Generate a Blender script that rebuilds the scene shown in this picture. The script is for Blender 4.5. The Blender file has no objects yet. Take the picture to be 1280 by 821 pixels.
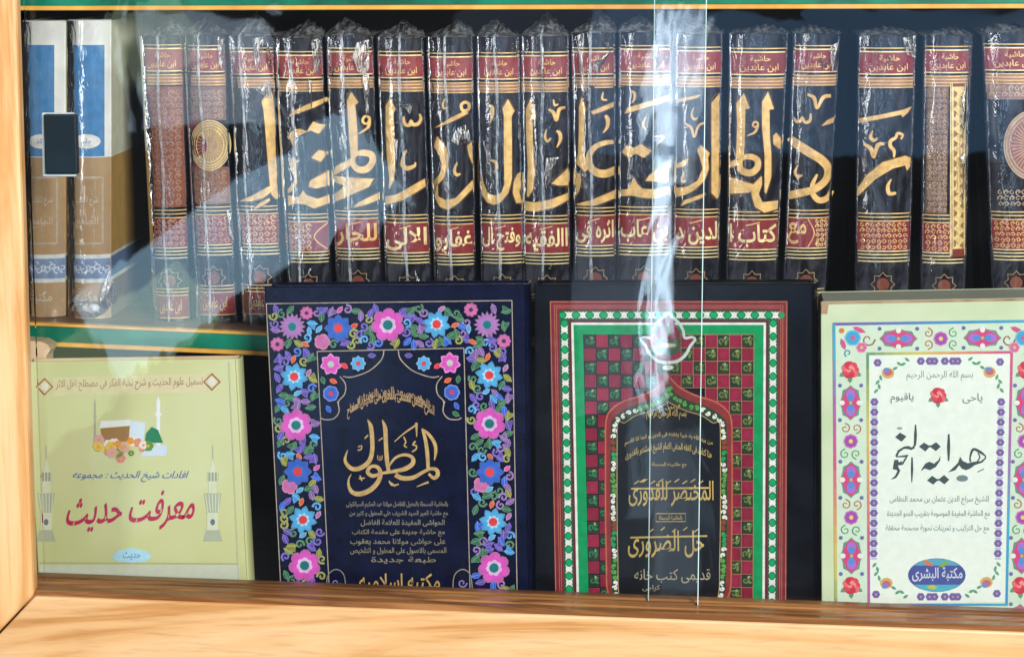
import bpy, math, random
from mathutils import Vector, Matrix, noise
from mathutils.geometry import tessellate_polygon
R = math.radians
rng = random.Random(7)
S = bpy.context.scene
COL = S.collection

# ------------------------------------------------------------------ camera
F = 3000.0
PITCH = math.atan(540 / 3000); YAW = math.atan(260 * math.cos(PITCH) / 3000)
FWD = Vector((-math.sin(YAW) * math.cos(PITCH), math.cos(YAW) * math.cos(PITCH), -math.sin(PITCH)))
RGT = Vector((math.cos(YAW), math.sin(YAW), 0))
UP = RGT.cross(FWD)
CAM = -FWD * 2.0
cd = bpy.data.cameras.new('camera'); cam = bpy.data.objects.new('camera', cd); COL.objects.link(cam)
cam.matrix_world = Matrix(((RGT.x, UP.x, -FWD.x, CAM.x), (RGT.y, UP.y, -FWD.y, CAM.y), (RGT.z, UP.z, -FWD.z, CAM.z), (0, 0, 0, 1)))
cd.sensor_width = 36; cd.lens = F / 1280 * 36; cd.clip_start = 0.05; cd.clip_end = 100
S.camera = cam
w = bpy.data.worlds.new("World"); S.world = w; w.use_nodes = True
w.node_tree.nodes['Background'].inputs[0].default_value = (0.72, 0.84, 1.0, 1)
w.node_tree.nodes['Background'].inputs[1].default_value = 0.09
S.view_settings.view_transform = 'Standard'; S.view_settings.look = 'None'
S.view_settings.exposure = 0.0; S.view_settings.gamma = 1
S.cycles.max_bounces = 10; S.cycles.transparent_max_bounces = 24; S.cycles.caustics_reflective = False; S.cycles.caustics_refractive = False

def ray(px, py): return RGT * ((px - 640) / F) + UP * ((410.5 - py) / F) + FWD
def P(px, py, Y):
    d = ray(px, py); return CAM + d * ((Y - CAM.y) / d.y)
YG = -0.045   # glass plane

# ------------------------------------------------------------------ lamps (unseen area lights added behind the camera)
def area(name, loc, look, sx, sy, radiance, color, xaxis=None):
    l = bpy.data.lights.new(name, 'AREA'); l.shape = 'RECTANGLE'; l.size = sx; l.size_y = sy
    l.energy = radiance * math.pi * sx * sy; l.color = color
    o = bpy.data.objects.new(name, l); COL.objects.link(o)
    z = (Vector(loc) - Vector(look)).normalized()
    x = (xaxis or Vector((1, 0, 0))); x = (x - z * x.dot(z)).normalized(); y = z.cross(x)
    o.matrix_world = Matrix(((x.x, y.x, z.x, loc[0]), (x.y, y.y, z.y, loc[1]), (x.z, y.z, z.z, loc[2]), (0, 0, 0, 1)))
    return o
area('added_key_lamp', (1.5, -3.1, 1.0), (0, 0, 0), 1.1, 0.8, 62.0, (1.0, 0.97, 0.90))  # unseen key light added to brighten the books from the front
area('added_overhead_lamp', (-0.9, -2.2, 2.4), (0, 0, 0), 1.0, 0.5, 14.0, (1.0, 0.96, 0.88))  # unseen overhead light added to brighten the case
area('added_streak_lamp_right', (2.9, -2.0, 1.0), (0.1, 0, 0), 0.4, 1.6, 9, (0.85, 0.93, 1.0))  # no window here: area light added for streaks on the wrap
area('added_streak_lamp_left', (-2.4, -3.2, 0.4), (0, 0, 0), 0.5, 1.7, 16.0, (0.9, 0.95, 1.0))  # likewise an added light, for wrap streaks from the left
def mirror(px, py, L):      # where the sight line through a pixel lands after the glass
    h = P(px, py, YG); d = ray(px, py); d = Vector((d.x, -d.y, d.z))
    return h + d * ((-L - h.y) / d.y)
def seen(name, a, b, wpx, rad, col, L=4.0):     # added lamp whose mirror image veils the pane along the line a-b
    A = mirror(*a, L); B = mirror(*b, L); c = (A + B) / 2; ax = B - A
    k = (mirror(101, 100, L) - mirror(100, 100, L)).length
    area(name, c, c + Vector((0, 1, 0)), ax.length, wpx * k, rad, col, ax.normalized())
seen('added_veil_lamp_right', (740, 104), (1330, 104), 175, 0.95, (0.25, 0.55, 1.0))  # added lamps, mirrored in the glass as the bluish upper right veil
seen('added_veil_lamp_right', (570, 92), (860, 92), 160, 0.38, (0.5, 0.65, 1.0), 4.3)
seen('added_veil_lamp_left', (120, 426), (470, 185), 125, 3.4, (0.45, 0.75, 1.0))  # added lamps, mirrored in the glass as the pale veils at left
seen('added_veil_lamp_left', (165, 88), (345, 88), 140, 2.2, (0.6, 0.8, 1.0), 4.1)
seen('added_veil_lamp_left', (145, 75), (230, 20), 90, 1.3, (0.8, 1.0, 0.7), 4.2)
seen('added_veil_lamp_left', (20, 520), (250, 365), 95, 1.6, (0.75, 1.0, 0.55), 4.3)
seen('added_pane_streak_lamp', (826, 150), (827, 440), 22, 8.5, (0.62, 0.82, 1.0))  # added strip lamps, mirrored as the bright streaks near the pane overlap
seen('added_pane_streak_lamp', (832, 15), (824, 175), 20, 5.5, (0.7, 0.86, 1.0), 4.05)
seen('added_pane_streak_lamp', (862, 10), (838, 130), 13, 4.0, (0.7, 0.86, 1.0), 4.12)
seen('added_pane_streak_lamp', (884, 20), (858, 120), 9, 3.0, (0.7, 0.86, 1.0), 4.18)
seen('added_pane_streak_lamp', (850, 20), (842, 230), 46, 1.5, (0.62, 0.82, 1.0), 4.1)
seen('added_pane_streak_lamp', (828, 435), (817, 520), 17, 6.5, (0.62, 0.82, 1.0), 4.15)
seen('added_pane_streak_lamp', (847, 540), (847, 740), 58, 0.5, (0.5, 0.7, 0.9), 4.3)  # weak lamp added to lift the overlap of the panes
seen('added_pane_streak_lamp', (806, 290), (790, 650), 40, 1.0, (0.5, 0.78, 1.0), 4.25)
seen('added_pane_streak_lamp', (752, 290), (752, 520), 66, 0.75, (0.6, 0.75, 1.0), 4.1)

# ------------------------------------------------------------------ materials
def newmat(name):
    m = bpy.data.materials.new(name); m.use_nodes = True
    return m, m.node_tree.nodes, m.node_tree.links, m.node_tree.nodes['Principled BSDF']
def nz(n, l, scale, detail=4, stretch=None, obj=True):
    tc = n.new('ShaderNodeTexCoord'); t = n.new('ShaderNodeTexNoise')
    t.inputs['Scale'].default_value = scale; t.inputs['Detail'].default_value = detail
    if stretch:
        mp = n.new('ShaderNodeMapping'); mp.inputs['Scale'].default_value = stretch
        l.new(tc.outputs['Object'], mp.inputs[0]); l.new(mp.outputs[0], t.inputs[0])
    else: l.new(tc.outputs['Object'], t.inputs[0])
    return t
def ramp(n, l, src, stops):
    r = n.new('ShaderNodeValToRGB'); e = r.color_ramp.elements
    while len(e) < len(stops): e.new(0.5)
    for i, (p, c) in enumerate(stops): e[i].position = p; e[i].color = (*c, 1)
    l.new(src, r.inputs[0]); return r
def bump(n, l, b, src, s, d=0.001):
    x = n.new('ShaderNodeBump'); x.inputs['Strength'].default_value = s; x.inputs['Distance'].default_value = d
    l.new(src, x.inputs['Height']); l.new(x.outputs[0], b.inputs['Normal'])
def simple(name, c1, c2, scale=60, rough=.5, metal=0, bmp=.2, stretch=None, coat=0, lo=.35, hi=.65):
    m, n, l, b = newmat(name); t = nz(n, l, scale, 6, stretch)
    r = ramp(n, l, t.outputs[0], [(lo, c1), (hi, c2)]); l.new(r.outputs[0], b.inputs['Base Color'])
    b.inputs['Roughness'].default_value = rough; b.inputs['Metallic'].default_value = metal; b.inputs['Coat Weight'].default_value = coat; b.inputs['Specular IOR Level'].default_value = .3
    bump(n, l, b, t.outputs[0], bmp); return m
def attr(name, rough=.4, metal=0, lo=.78, hi=1.06, scale=140, coat=0.0):   # printed colours, worn by noise
    m, n, l, b = newmat(name); a = n.new('ShaderNodeAttribute'); a.attribute_name = 'Col'
    t = nz(n, l, scale, 6); r = ramp(n, l, t.outputs[0], [(.3, (lo,) * 3), (.62, (hi,) * 3)])
    mx = n.new('ShaderNodeMix'); mx.data_type = 'RGBA'; mx.blend_type = 'MULTIPLY'; mx.inputs[0].default_value = 1
    l.new(a.outputs['Color'], mx.inputs[6]); l.new(r.outputs[0], mx.inputs[7]); l.new(mx.outputs[2], b.inputs['Base Color'])
    b.inputs['Roughness'].default_value = rough; b.inputs['Metallic'].default_value = metal; b.inputs['Coat Weight'].default_value = coat; b.inputs['Specular IOR Level'].default_value = .3
    bump(n, l, b, t.outputs[0], .12, .0005); return m
def wood(name, c1, c2, c3, stretch, rough=.38):
    m, n, l, b = newmat(name)
    t = nz(n, l, 5, 8, stretch); t.inputs['Distortion'].default_value = 1.6
    f = nz(n, l, 150, 6, (stretch[0] * .6, stretch[1], stretch[2] * .6) if stretch[0] < stretch[2] else (stretch[0] * .6, stretch[1], stretch[2] * .3))
    r = ramp(n, l, t.outputs[0], [(.34, c1), (.47, c2), (.52, c1), (.60, c3), (.72, c1)])
    r2 = ramp(n, l, f.outputs[0], [(.30, (.84,) * 3), (.48, (1.0,) * 3), (.7, (1.04,) * 3)])
    mx = n.new('ShaderNodeMix'); mx.data_type = 'RGBA'; mx.blend_type = 'MULTIPLY'; mx.inputs[0].default_value = 1
    l.new(r.outputs[0], mx.inputs[6]); l.new(r2.outputs[0], mx.inputs[7]); l.new(mx.outputs[2], b.inputs['Base Color'])
    b.inputs['Roughness'].default_value = rough; b.inputs['Coat Weight'].default_value = .15; bump(n, l, b, f.outputs[0], .25, .0005); return m
def film(name, milk, rough, bs, ior=1.5, milkcol=(.8, .88, .95), fres=1.0, bscale=90, stretch=(1, 1, .35), low=.25):
    m, n, l, b = newmat(name); n.remove(b)
    out = n['Material Output']; tr = n.new('ShaderNodeBsdfTransparent'); gl = n.new('ShaderNodeBsdfGlossy'); gl.inputs['Roughness'].default_value = rough
    fr = n.new('ShaderNodeFresnel'); fr.inputs[0].default_value = ior
    df = n.new('ShaderNodeBsdfDiffuse'); df.inputs[0].default_value = (*milkcol, 1)
    m1 = n.new('ShaderNodeMixShader'); m2 = n.new('ShaderNodeMixShader')
    if bs > 0:
        t = nz(n, l, bscale, 3, stretch); t.inputs['Distortion'].default_value = 1.2
        x = n.new('ShaderNodeBump'); x.inputs['Strength'].default_value = bs; x.inputs['Distance'].default_value = .0015
        l.new(t.outputs[0], x.inputs['Height'])
        for q in (gl, fr): l.new(x.outputs[0], q.inputs['Normal'])
        r = ramp(n, l, t.outputs[0], [(.42, (milk * low,) * 3), (.68, (milk,) * 3)]); l.new(r.outputs[0], m1.inputs[0])
    else: m1.inputs[0].default_value = milk
    mm = n.new('ShaderNodeMath'); mm.operation = 'MULTIPLY'; mm.inputs[1].default_value = fres
    l.new(fr.outputs[0], mm.inputs[0]); l.new(mm.outputs[0], m2.inputs[0])
    l.new(tr.outputs[0], m1.inputs[1]); l.new(df.outputs[0], m1.inputs[2])
    l.new(m1.outputs[0], m2.inputs[1]); l.new(gl.outputs[0], m2.inputs[2]); l.new(m2.outputs[0], out.inputs[0]); return m
M = dict(
    pine_v=wood('pine_vertical', (.80, .47, .21), (.66, .33, .11), (.86, .56, .30), (3.2, 1, .25)),
    pine_h=wood('pine_horizontal', (.68, .39, .17), (.53, .25, .08), (.76, .48, .25), (.3, 1, 3.2)),
    track=wood('stained_track', (.36, .16, .055), (.17, .065, .02), (.5, .24, .08), (.4, 3, 5), .3),
    case=simple('case_inside', (.012, .011, .014), (.03, .024, .022), 14, .6),
    shelf=simple('shelf_board', (.16, .09, .045), (.26, .15, .08), 9, .5, stretch=(1, 8, 4)),
    green=simple('green_laminate', (.0, .10, .06), (.0, .23, .14), 22, .35, coat=.3),
    yellow=simple('yellow_beading', (.75, .36, .06), (.9, .5, .1), 40, .35, coat=.4),
    navy=simple('navy_cloth', (.001, .002, .018), (.003, .006, .036), 60, .17, coat=.0, bmp=.1),
    leather=simple('black_leatherette', (.001, .001, .003), (.005, .006, .011), 45, .16, coat=.0, bmp=.1),
    spine=simple('dark_spine_leatherette', (.002, .002, .006), (.009, .007, .017), 90, .18, coat=.0, bmp=.12, stretch=(1, 1, .3)),
    marble=simple('marbled_board', (.004, .008, .03), (.030, .035, .085), 75, .45, lo=.42, hi=.6, stretch=(1, .5, 1.3)),
    pages=simple('page_edges', (.50, .47, .36), (.68, .64, .5), 300, .8, stretch=(1, 6, .05)),
    greypages=simple('grey_page_edges', (.30, .34, .28), (.52, .56, .46), 200, .8, stretch=(.08, 8, 1)),
    darkpages=simple('dark_page_edges', (.03, .035, .03), (.10, .11, .09), 120, .8, stretch=(.08, 6, 1)),
    mint=simple('mint_cover', (.54, .67, .44), (.62, .74, .52), 25, .3, coat=.3),
    lime=simple('lime_cover', (.58, .63, .29), (.68, .71, .40), 6, .35, coat=.3),
    beige=simple('beige_cover', (.62, .45, .28), (.75, .58, .38), 20, .5),
    brownedge=simple('worn_brown_edge', (.30, .16, .09), (.48, .33, .2), 50, .6),
    printlight=attr('printed_paper', .32, 0, .95, 1.02, coat=.15),
    print=attr('printed_ink', .28, 0, .80, 1.05, coat=.15),
    cloth=attr('two_tone_cover', .4, 0, .88, 1.04, 70, coat=.2),
    gold=attr('gold_foil', .36, .2, .72, 1.1, 160),
    glass=film('pane_glass', .003, .018, .26, 1.5, (.8, .88, .9), bscale=7, stretch=(1, 1, .6), low=.2),
    gedge=simple('glass_cut_edge', (.42, .62, .62), (.62, .8, .8), 30, .15),
    film=film('shrink_film', .07, .06, .6, 1.5, (.72, .82, 1), fres=1.6, low=.12),
    gather=film('film_gather', .75, .1, .7, 1.5, (.8, .87, .95), fres=.5, bscale=130, low=.12),
    seam=film('film_seam_glint', .68, .15, .5, 1.5, (.72, .84, .98), bscale=260),  # milky seam film, its light streak put into the colour
    crease_glint=film('film_crease_glint', .98, .08, .8, 1.5, (.95, .98, 1), bscale=330, fres=2.0, stretch=(1.3, 1, .35), low=.02),  # near-white film for painted crease highlights, also used by the torn film
    black=simple('black_plastic', (.002, .008, .014), (.003, .013, .022), 40, .3),
    bezel=simple('pale_bezel', (.4, .5, .55), (.6, .7, .75), 40, .25),
)

# ------------------------------------------------------------------ object helpers
def tag(o, label, cat, group=None):
    o['label'] = label; o['category'] = cat
    if group: o['group'] = group
def empty(name, loc, label, cat, group=None):
    o = bpy.data.objects.new(name, None); COL.objects.link(o); o.location = loc; o.empty_display_size = .02; tag(o, label, cat, group); return o
class MB:
    def __init__(s): s.v = []; s.f = []; s.c = []
    def face(s, pts, col=(1, 1, 1)):
        i = len(s.v); s.v += [tuple(p) for p in pts]; s.f.append(tuple(range(i, i + len(pts)))); s.c.append(col)
    def grid(s, rows, col=(1, 1, 1)):       # rows of points
        b = len(s.v); n = len(rows[0])
        for r in rows: s.v += [tuple(p) for p in r]
        for j in range(len(rows) - 1):
            for i in range(n - 1):
                s.f.append((b + j * n + i, b + j * n + i + 1, b + (j + 1) * n + i + 1, b + (j + 1) * n + i)); s.c.append(col)
    def hexa(s, p, col=(1, 1, 1)):          # p: front bl br tr tl, back bl br tr tl
        b = len(s.v); s.v += [tuple(q) for q in p]
        for f in ((0, 1, 2, 3), (5, 4, 7, 6), (4, 0, 3, 7), (1, 5, 6, 2), (3, 2, 6, 7), (4, 5, 1, 0)):
            s.f.append(tuple(b + k for k in f)); s.c.append(col)
    def box(s, x0, x1, y0, y1, z0, z1, col=(1, 1, 1)):
        s.hexa([(x0, y0, z0), (x1, y0, z0), (x1, y0, z1), (x0, y0, z1), (x0, y1, z0), (x1, y1, z0), (x1, y1, z1), (x0, y1, z1)], col)
    def build(s, name, mat, parent=None, smooth=False, bevel=0, kind=None):
        me = bpy.data.meshes.new(name); root = parent
        off = Vector((0, 0, 0))
        q = parent
        while q is not None: off += q.location; q = q.parent
        o = bpy.data.objects.new(name, me)
        if parent is None:
            lo = [min(v[k] for v in s.v) for k in range(3)]; hi = [max(v[k] for v in s.v) for k in range(3)]
            off = Vector(((lo[0] + hi[0]) / 2, (lo[1] + hi[1]) / 2, lo[2])); o.location = off
        me.from_pydata([(v[0] - off.x, v[1] - off.y, v[2] - off.z) for v in s.v], [], s.f)
        ca = me.color_attributes.new('Col', 'FLOAT_COLOR', 'CORNER'); dat = []
        for f, c in zip(s.f, s.c): dat += [c[0], c[1], c[2], 1.0] * len(f)
        ca.data.foreach_set('color', dat)
        me.materials.append(mat)
        if smooth: me.shade_smooth()
        COL.objects.link(o); o.parent = parent
        if bevel:
            md = o.modifiers.new('bevel', 'BEVEL'); md.width = bevel; md.segments = 2; md.limit_method = 'ANGLE'
        if kind: o['kind'] = kind
        return o

# ------------------------------------------------------------------ print helpers: everything in photo pixels, laid on a surface map m(px,py,layer)
def clipx(poly, x, keep_right):
    out = []
    for i in range(len(poly)):
        a = poly[i]; b = poly[(i + 1) % len(poly)]
        ina = (a[0] >= x) == keep_right or a[0] == x; inb = (b[0] >= x) == keep_right or b[0] == x
        if ina: out.append(a)
        if ina != inb and a[0] != b[0]:
            t = (x - a[0]) / (b[0] - a[0]); out.append((x, a[1] + t * (b[1] - a[1])))
    return out
class Art:
    def __init__(s, m, slab=None, xl=None, xr=None): s.m = m; s.slab = slab; s.mb = MB(); s.xl = xl; s.xr = xr; s.k = 0
    def raw(s, poly, col, L):
        if s.slab:
            x0 = min(p[0] for p in poly); x1 = max(p[0] for p in poly)
            if s.xl is not None:
                if x0 < s.xl: poly = clipx(poly, s.xl, True)
                if len(poly) < 3: return
                if x1 > s.xr: poly = clipx(poly, s.xr, False)
                if len(poly) < 3: return
                x0 = max(x0, s.xl); x1 = min(x1, s.xr)
            n = max(1, int((x1 - x0) / s.slab + .99))
            for i in range(n):
                q = poly
                if i > 0: q = clipx(q, x0 + (x1 - x0) * i / n, True)
                if len(q) >= 3 and i < n - 1: q = clipx(q, x0 + (x1 - x0) * (i + 1) / n, False)
                if len(q) >= 3: s.mb.face([s.m(a, b, L) for a, b in q], col)
        else: s.mb.face([s.m(a, b, L) for a, b in poly], col)
    def lay(s, L):
        s.k = (s.k + 1) % 40; return L + s.k * .006
    def poly(s, pts, col, L=1):
        L = s.lay(L)
        for t in tessellate_polygon([[Vector((x, y, 0)) for x, y in pts]]):
            s.raw([pts[i] for i in t], col, L)
    def rect(s, x0, y0, x1, y1, col, L=1): s.raw([(x0, y0), (x1, y0), (x1, y1), (x0, y1)], col, s.lay(L))
    def quad(s, pts, col, L=1): s.raw(pts, col, s.lay(L))
    def disc(s, cx, cy, rx, ry, col, L=1, n=12, a0=0):
        s.raw([(cx + rx * math.cos(a0 + 6.2832 * i / n), cy + ry * math.sin(a0 + 6.2832 * i / n)) for i in range(n)], col, s.lay(L))
    def stroke(s, pts, ws, col, L=1, step=2.5, closed=False):
        if not isinstance(ws, (list, tuple)): ws = [ws] * len(pts)
        if closed: pts = list(pts) + [pts[0]]; ws = list(ws) + [ws[0]]
        L = s.lay(L); q = []
        n = len(pts)
        for i in range(n - 1):
            if closed: p0 = pts[(i - 1) % (n - 1)]; p3 = pts[(i + 2) % (n - 1)]
            else: p0 = pts[max(i - 1, 0)]; p3 = pts[min(i + 2, n - 1)]
            p1 = pts[i]; p2 = pts[i + 1]; d = math.hypot(p2[0] - p1[0], p2[1] - p1[1]); k = max(1, int(d / step)) if n > 2 else max(1, int(d / 6))
            for j in range(k):
                t = j / k; r = []
                for c in (0, 1):
                    r.append(.5 * (2 * p1[c] + (p2[c] - p0[c]) * t + (2 * p0[c] - 5 * p1[c] + 4 * p2[c] - p3[c]) * t * t + (3 * p1[c] - p0[c] - 3 * p2[c] + p3[c]) * t ** 3))
                q.append((r[0], r[1], ws[i] + (ws[i + 1] - ws[i]) * t))
        q.append((*pts[-1], ws[-1])); e = []
        for i in range(len(q)):
            a = q[max(i - 1, 0)]; b = q[min(i + 1, len(q) - 1)]
            if closed and i in (0, len(q) - 1): a = q[-2]; b = q[1]
            dx = b[0] - a[0]; dy = b[1] - a[1]; l = math.hypot(dx, dy) or 1; nx = -dy / l * q[i][2] / 2; ny = dx / l * q[i][2] / 2
            e.append(((q[i][0] + nx, q[i][1] + ny), (q[i][0] - nx, q[i][1] - ny)))
        for i in range(len(e) - 1): s.raw([e[i][0], e[i + 1][0], e[i + 1][1], e[i][1]], col, L)
    def line(s, x0, y0, x1, y1, w, col, L=1): s.stroke([(x0, y0), (x1, y1)], w, col, L)
    def text(s, string, x0, y0, x1, y1, col, L=1, bold=.012, arc=0, slope=0, shear=0):
        fs, bb = glyphs(string, bold); L = s.lay(L)
        sx = (x1 - x0) / (bb[1] - bb[0]); sy = (y1 - y0) / (bb[3] - bb[2])
        for f in fs:
            q = []
            for a, b in f:
                X = x0 + (a - bb[0]) * sx; t = (X - x0) / (x1 - x0) * 2 - 1
                q.append((X + shear * (b - (bb[2] + bb[3]) / 2) * sy, y1 - (b - bb[2]) * sy + arc * t * t + slope * (X - x0)))
            s.raw(q, col, L)
    def flower(s, cx, cy, r, n, petal, edge, core, L=1, pw=.42, a0=0, tip=None, pointed=False):
        for i in range(n):
            a = a0 + 6.2832 * i / n; ca, sa = math.cos(a), math.sin(a)
            for (sc, col, dl) in ((1.0, edge, 0), (.84, petal, .25)) + (((.5, tip, .5),) if tip else ()):
                w = r * pw * sc; q = []
                prof = ((0, .25), (.35, .8), (.6, 1), (.8, .7), (1, 0)) if pointed else ((0, .2), (.3, .6), (.62, 1), (.85, .9), (1, .35))
                for u, v in prof: q.append((u * r * sc, v * w))
                for u, v in reversed(prof): q.append((u * r * sc, -v * w))
                s.raw([(cx + u * ca - v * sa, cy + u * sa + v * ca) for u, v in q], col, L + dl + i * .01)
        s.disc(cx, cy, r * .3, r * .3, core, L + .8)
    def leaf(s, cx, cy, a, ln, wd, col, L=1, edge=None):
        ca, sa = math.cos(a), math.sin(a)
        for sc, c, dl in (((1, edge, 0),) if edge else ()) + ((.78 if edge else 1, col, .2),):
            q = [(u * ln * sc, v * wd * sc) for u, v in ((-.5, 0), (-.2, .42), (.15, .45), (.5, 0), (.15, -.4), (-.2, -.42))]
            s.raw([(cx + u * ca - v * sa, cy + u * sa + v * ca) for u, v in q], c, L + dl)
    def swirl(s, cx, cy, r, col, L=1, a0=0, turns=1.3, w=1.3, sgn=1):
        pts = []
        n = 9
        for i in range(n):
            t = i / (n - 1); a = a0 + sgn * t * turns * 6.2832; rr = r * (1 - .8 * t); pts.append((cx + rr * math.cos(a), cy + rr * math.sin(a)))
        s.stroke(pts, [w * (1 - .3 * i / n) for i in range(n)], col, L, 2)
    def build(s, name, mat, parent): return s.mb.build(name, mat, parent, kind='stuff') if s.mb.f else None

# Arabic letters: presentation forms, laid out right to left
_AR = {}
_c = 0xFE8D
for ch, k in [('ا', 2), ('ب', 4), ('ة', 2), ('ت', 4), ('ث', 4), ('ج', 4), ('ح', 4), ('خ', 4), ('د', 2), ('ذ', 2), ('ر', 2), ('ز', 2), ('س', 4), ('ش', 4), ('ص', 4), ('ض', 4), ('ط', 4), ('ظ', 4), ('ع', 4), ('غ', 4), ('ف', 4), ('ق', 4), ('ك', 4), ('ل', 4), ('م', 4), ('ن', 4), ('ه', 4), ('و', 2), ('ى', 2), ('ي', 4)]:
    _AR[ch] = [_c + i for i in range(k)]; _c += k
_AR['ی'] = [0xFBFC, 0xFBFD, 0xFBFE, 0xFBFF]; _AR['ک'] = [0xFB8E + i for i in range(4)]; _AR['LA'] = [0xFEFB, 0xFEFC]
def shape_ar(s):
    toks = []; i = 0
    while i < len(s):
        if s[i] == 'ل' and i + 1 < len(s) and s[i + 1] == 'ا': toks.append('LA'); i += 2
        else: toks.append(s[i]); i += 1
    out = []
    for i, t in enumerate(toks):
        f = _AR.get(t)
        if not f: out.append(t); continue
        pv = i > 0 and len(_AR.get(toks[i - 1], ())) == 4
        nx = i + 1 < len(toks) and toks[i + 1] in _AR and len(f) == 4
        out.append(chr(f[(3 if nx else 1) if pv else (2 if nx else 0)]))
    return ''.join(reversed(out))
_G = {}
def glyphs(s, bold):
    if (s, bold) in _G: return _G[(s, bold)]
    c = bpy.data.curves.new('lettering', 'FONT'); c.body = shape_ar(s); c.resolution_u = 2; c.offset = bold; c.fill_mode = 'FRONT'
    o = bpy.data.objects.new('lettering', c); COL.objects.link(o)
    m = o.evaluated_get(bpy.context.evaluated_depsgraph_get()).to_mesh()
    fs = [[(m.vertices[i].co.x, m.vertices[i].co.y) for i in p.vertices] for p in m.polygons]
    xs = [p[0] for f in fs for p in f]; ys = [p[1] for f in fs for p in f]
    bpy.data.objects.remove(o); bpy.data.curves.remove(c)
    _G[(s, bold)] = (fs, (min(xs), max(xs), min(ys), max(ys))); return _G[(s, bold)]

# colours
GOLD = (.86, .58, .22); GOLDL = (.95, .80, .40); RED = (.26, .02, .025); RED2 = (.32, .035, .04); TAN = (.50, .27, .13); CREAM = (.80, .72, .52); WHITE = (.82, .84, .84)

# ------------------------------------------------------------------ the display case
YF = -0.068; YS = 0.125; YSE = 0.085
ZSH = P(270, 408, YS).z                     # top of the upper shelf
ZFL = P(640, 772, 0).z                      # floor of the lower compartment
case = empty('display_case', (0, .12, ZFL - .2), 'pine framed display case with green edged shelves and sliding glass front', 'display case')
XL = P(24, 400, YS).x; XR = P(1420, 400, 0).x; ZT = P(640, -120, 0).z
def frontbar(px, y0, y1, name, mat, bev=.002):      # outline in photo pixels on the front plane, given real depth
    m = MB(); a = [P(x, y, y0) for x, y in px]; b = [p + Vector((0, y1 - y0, 0)) for p in a]
    m.hexa(a + b); return m.build(name, mat, case, bevel=bev)
frontbar([(-70, 862), (42, 744), (19, -30), (-70, -30)], YF, -.053, 'stile', M['pine_v'], .003)
frontbar([(-67, 863), (1400, 945), (1400, 794.5), (43.5, 745)], YF, -.064, 'bottom_rail', M['pine_h'], .003)
# the two-groove track behind the rail, as one profile run along the case
def run(prof, la, ra, name, mat, extra=0, parent=None):     # prof: (dy, dz) offsets from the line la-ra (world points)
    m = MB(); n = len(prof)
    A = [la + Vector((0, dy, dz)) for dy, dz in prof]; B = [ra + Vector((0, dy, dz)) for dy, dz in prof]
    for i in range(n):
        j = (i + 1) % n; m.face([A[i], B[i], B[j], A[j]])
    m.face(A[::-1]); m.face(B); return m.build(name, mat, parent or case)
la = P(30, 741, -.064); ra = P(1400, 792, -.064)
run([(.0002, -.002), (.0002, .002), (.0015, .0032), (.010, .0036), (.010, -.001), (.013, -.001), (.013, .0045), (.0205, .005), (.0205, -.003), (.0262, -.003), (.0262, .005), (.028, .005), (.028, -.003), (.0335, -.003), (.0335, .0055), (.0425, .006), (.0445, .003), (.0445, -.03), (.0002, -.03)], la, ra, 'glass_track', M['track'])
def cbox(name, mat, x0, x1, y0, y1, z0, z1, parent=None, bevel=0):
    m = MB(); m.box(x0, x1, y0, y1, z0, z1); return m.build(name, mat, parent or case, bevel=bevel)
cbox('back_panel', M['case'], XL - .02, XR, .36, .372, ZFL - .12, ZT)
cbox('side_panel', M['case'], XL - .03, XL - .004, -.004, .358, ZFL - .12, ZT)
cbox('floor_panel', M['shelf'], XL - .003, XR, -.015, .358, ZFL - .02, ZFL)
# shelves: slightly sagging run of board, green lipping and two beads
def shelf(xa, ya, xb, yb, hpx, depth_back=.358, beads=(1, 1)):
    a = P(xa, ya, YSE); b = P(xb, yb, YSE); ex = (b - a) / (b.x - a.x)
    a = a + ex * (XL - a.x); b = b + ex * (XR - b.x)
    t = hpx * .00068
    s = run([(.0065, 0), (.0065, -t), (depth_back - YSE, -t), (depth_back - YSE, 0)], a, b, 'shelf', M['shelf'])
    g = t - .002
    run([(.001, -.0032), (.001, -t + .0045), (.006, -t + .0045), (.006, -.0032)], a, b, 'green_lipping', M['green'], parent=s)
    for z0, z1 in ((0.0, -.003), (-t + .0042, -t)):
        run([(-.001, z0 - .0006), (0, z0), (.006, z0), (.006, z1), (0, z1), (-.001, z1 + .0006)], a, b, 'yellow_beading', M['yellow'], parent=s)
    return a, b
sa, sb = shelf(32, 402.5, 325, 415, 31)
shelf(25, -24, 1280, -28, 38)
def zshelf(x): return sa.z + (sb.z - sa.z) * (x - sa.x) / (sb.x - sa.x) + .0002

# sliding panes
def pane(x0, x1, y, label):
    zb = P(640, 768, y).z - .004; zt = ZT; m = MB(); t = .004
    m.box(x0, x1, y, y + t, zb + .0, zt); g = m.build('glass_pane', M['glass']); tag(g, label, 'glass pane', 'sliding glass panes'); return g
xl_ = P(44, 400, -.041).x; xe = P(876.5, 400, -.041).x; xs = P(815, 400, -.034).x
gl = pane(xl_, xe, -.0425, 'left sliding glass pane, nearer of the two, carrying the small black finger pull')
gr = pane(xs, XR, -.0352, 'right sliding glass pane, behind the left one and overlapping it mid case')
for x, y, g, d in ((xe, -.0425, gl, 1), (xs, -.0352, gr, -1)):
    m = MB(); zb = P(640, 764, y).z; m.box(x + (.0002 if d > 0 else -.0009), x + (.0009 if d > 0 else -.0002), y + .0002, y + .0038, zb, ZT); m.build('cut_edge', M['gedge'], g)
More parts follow.
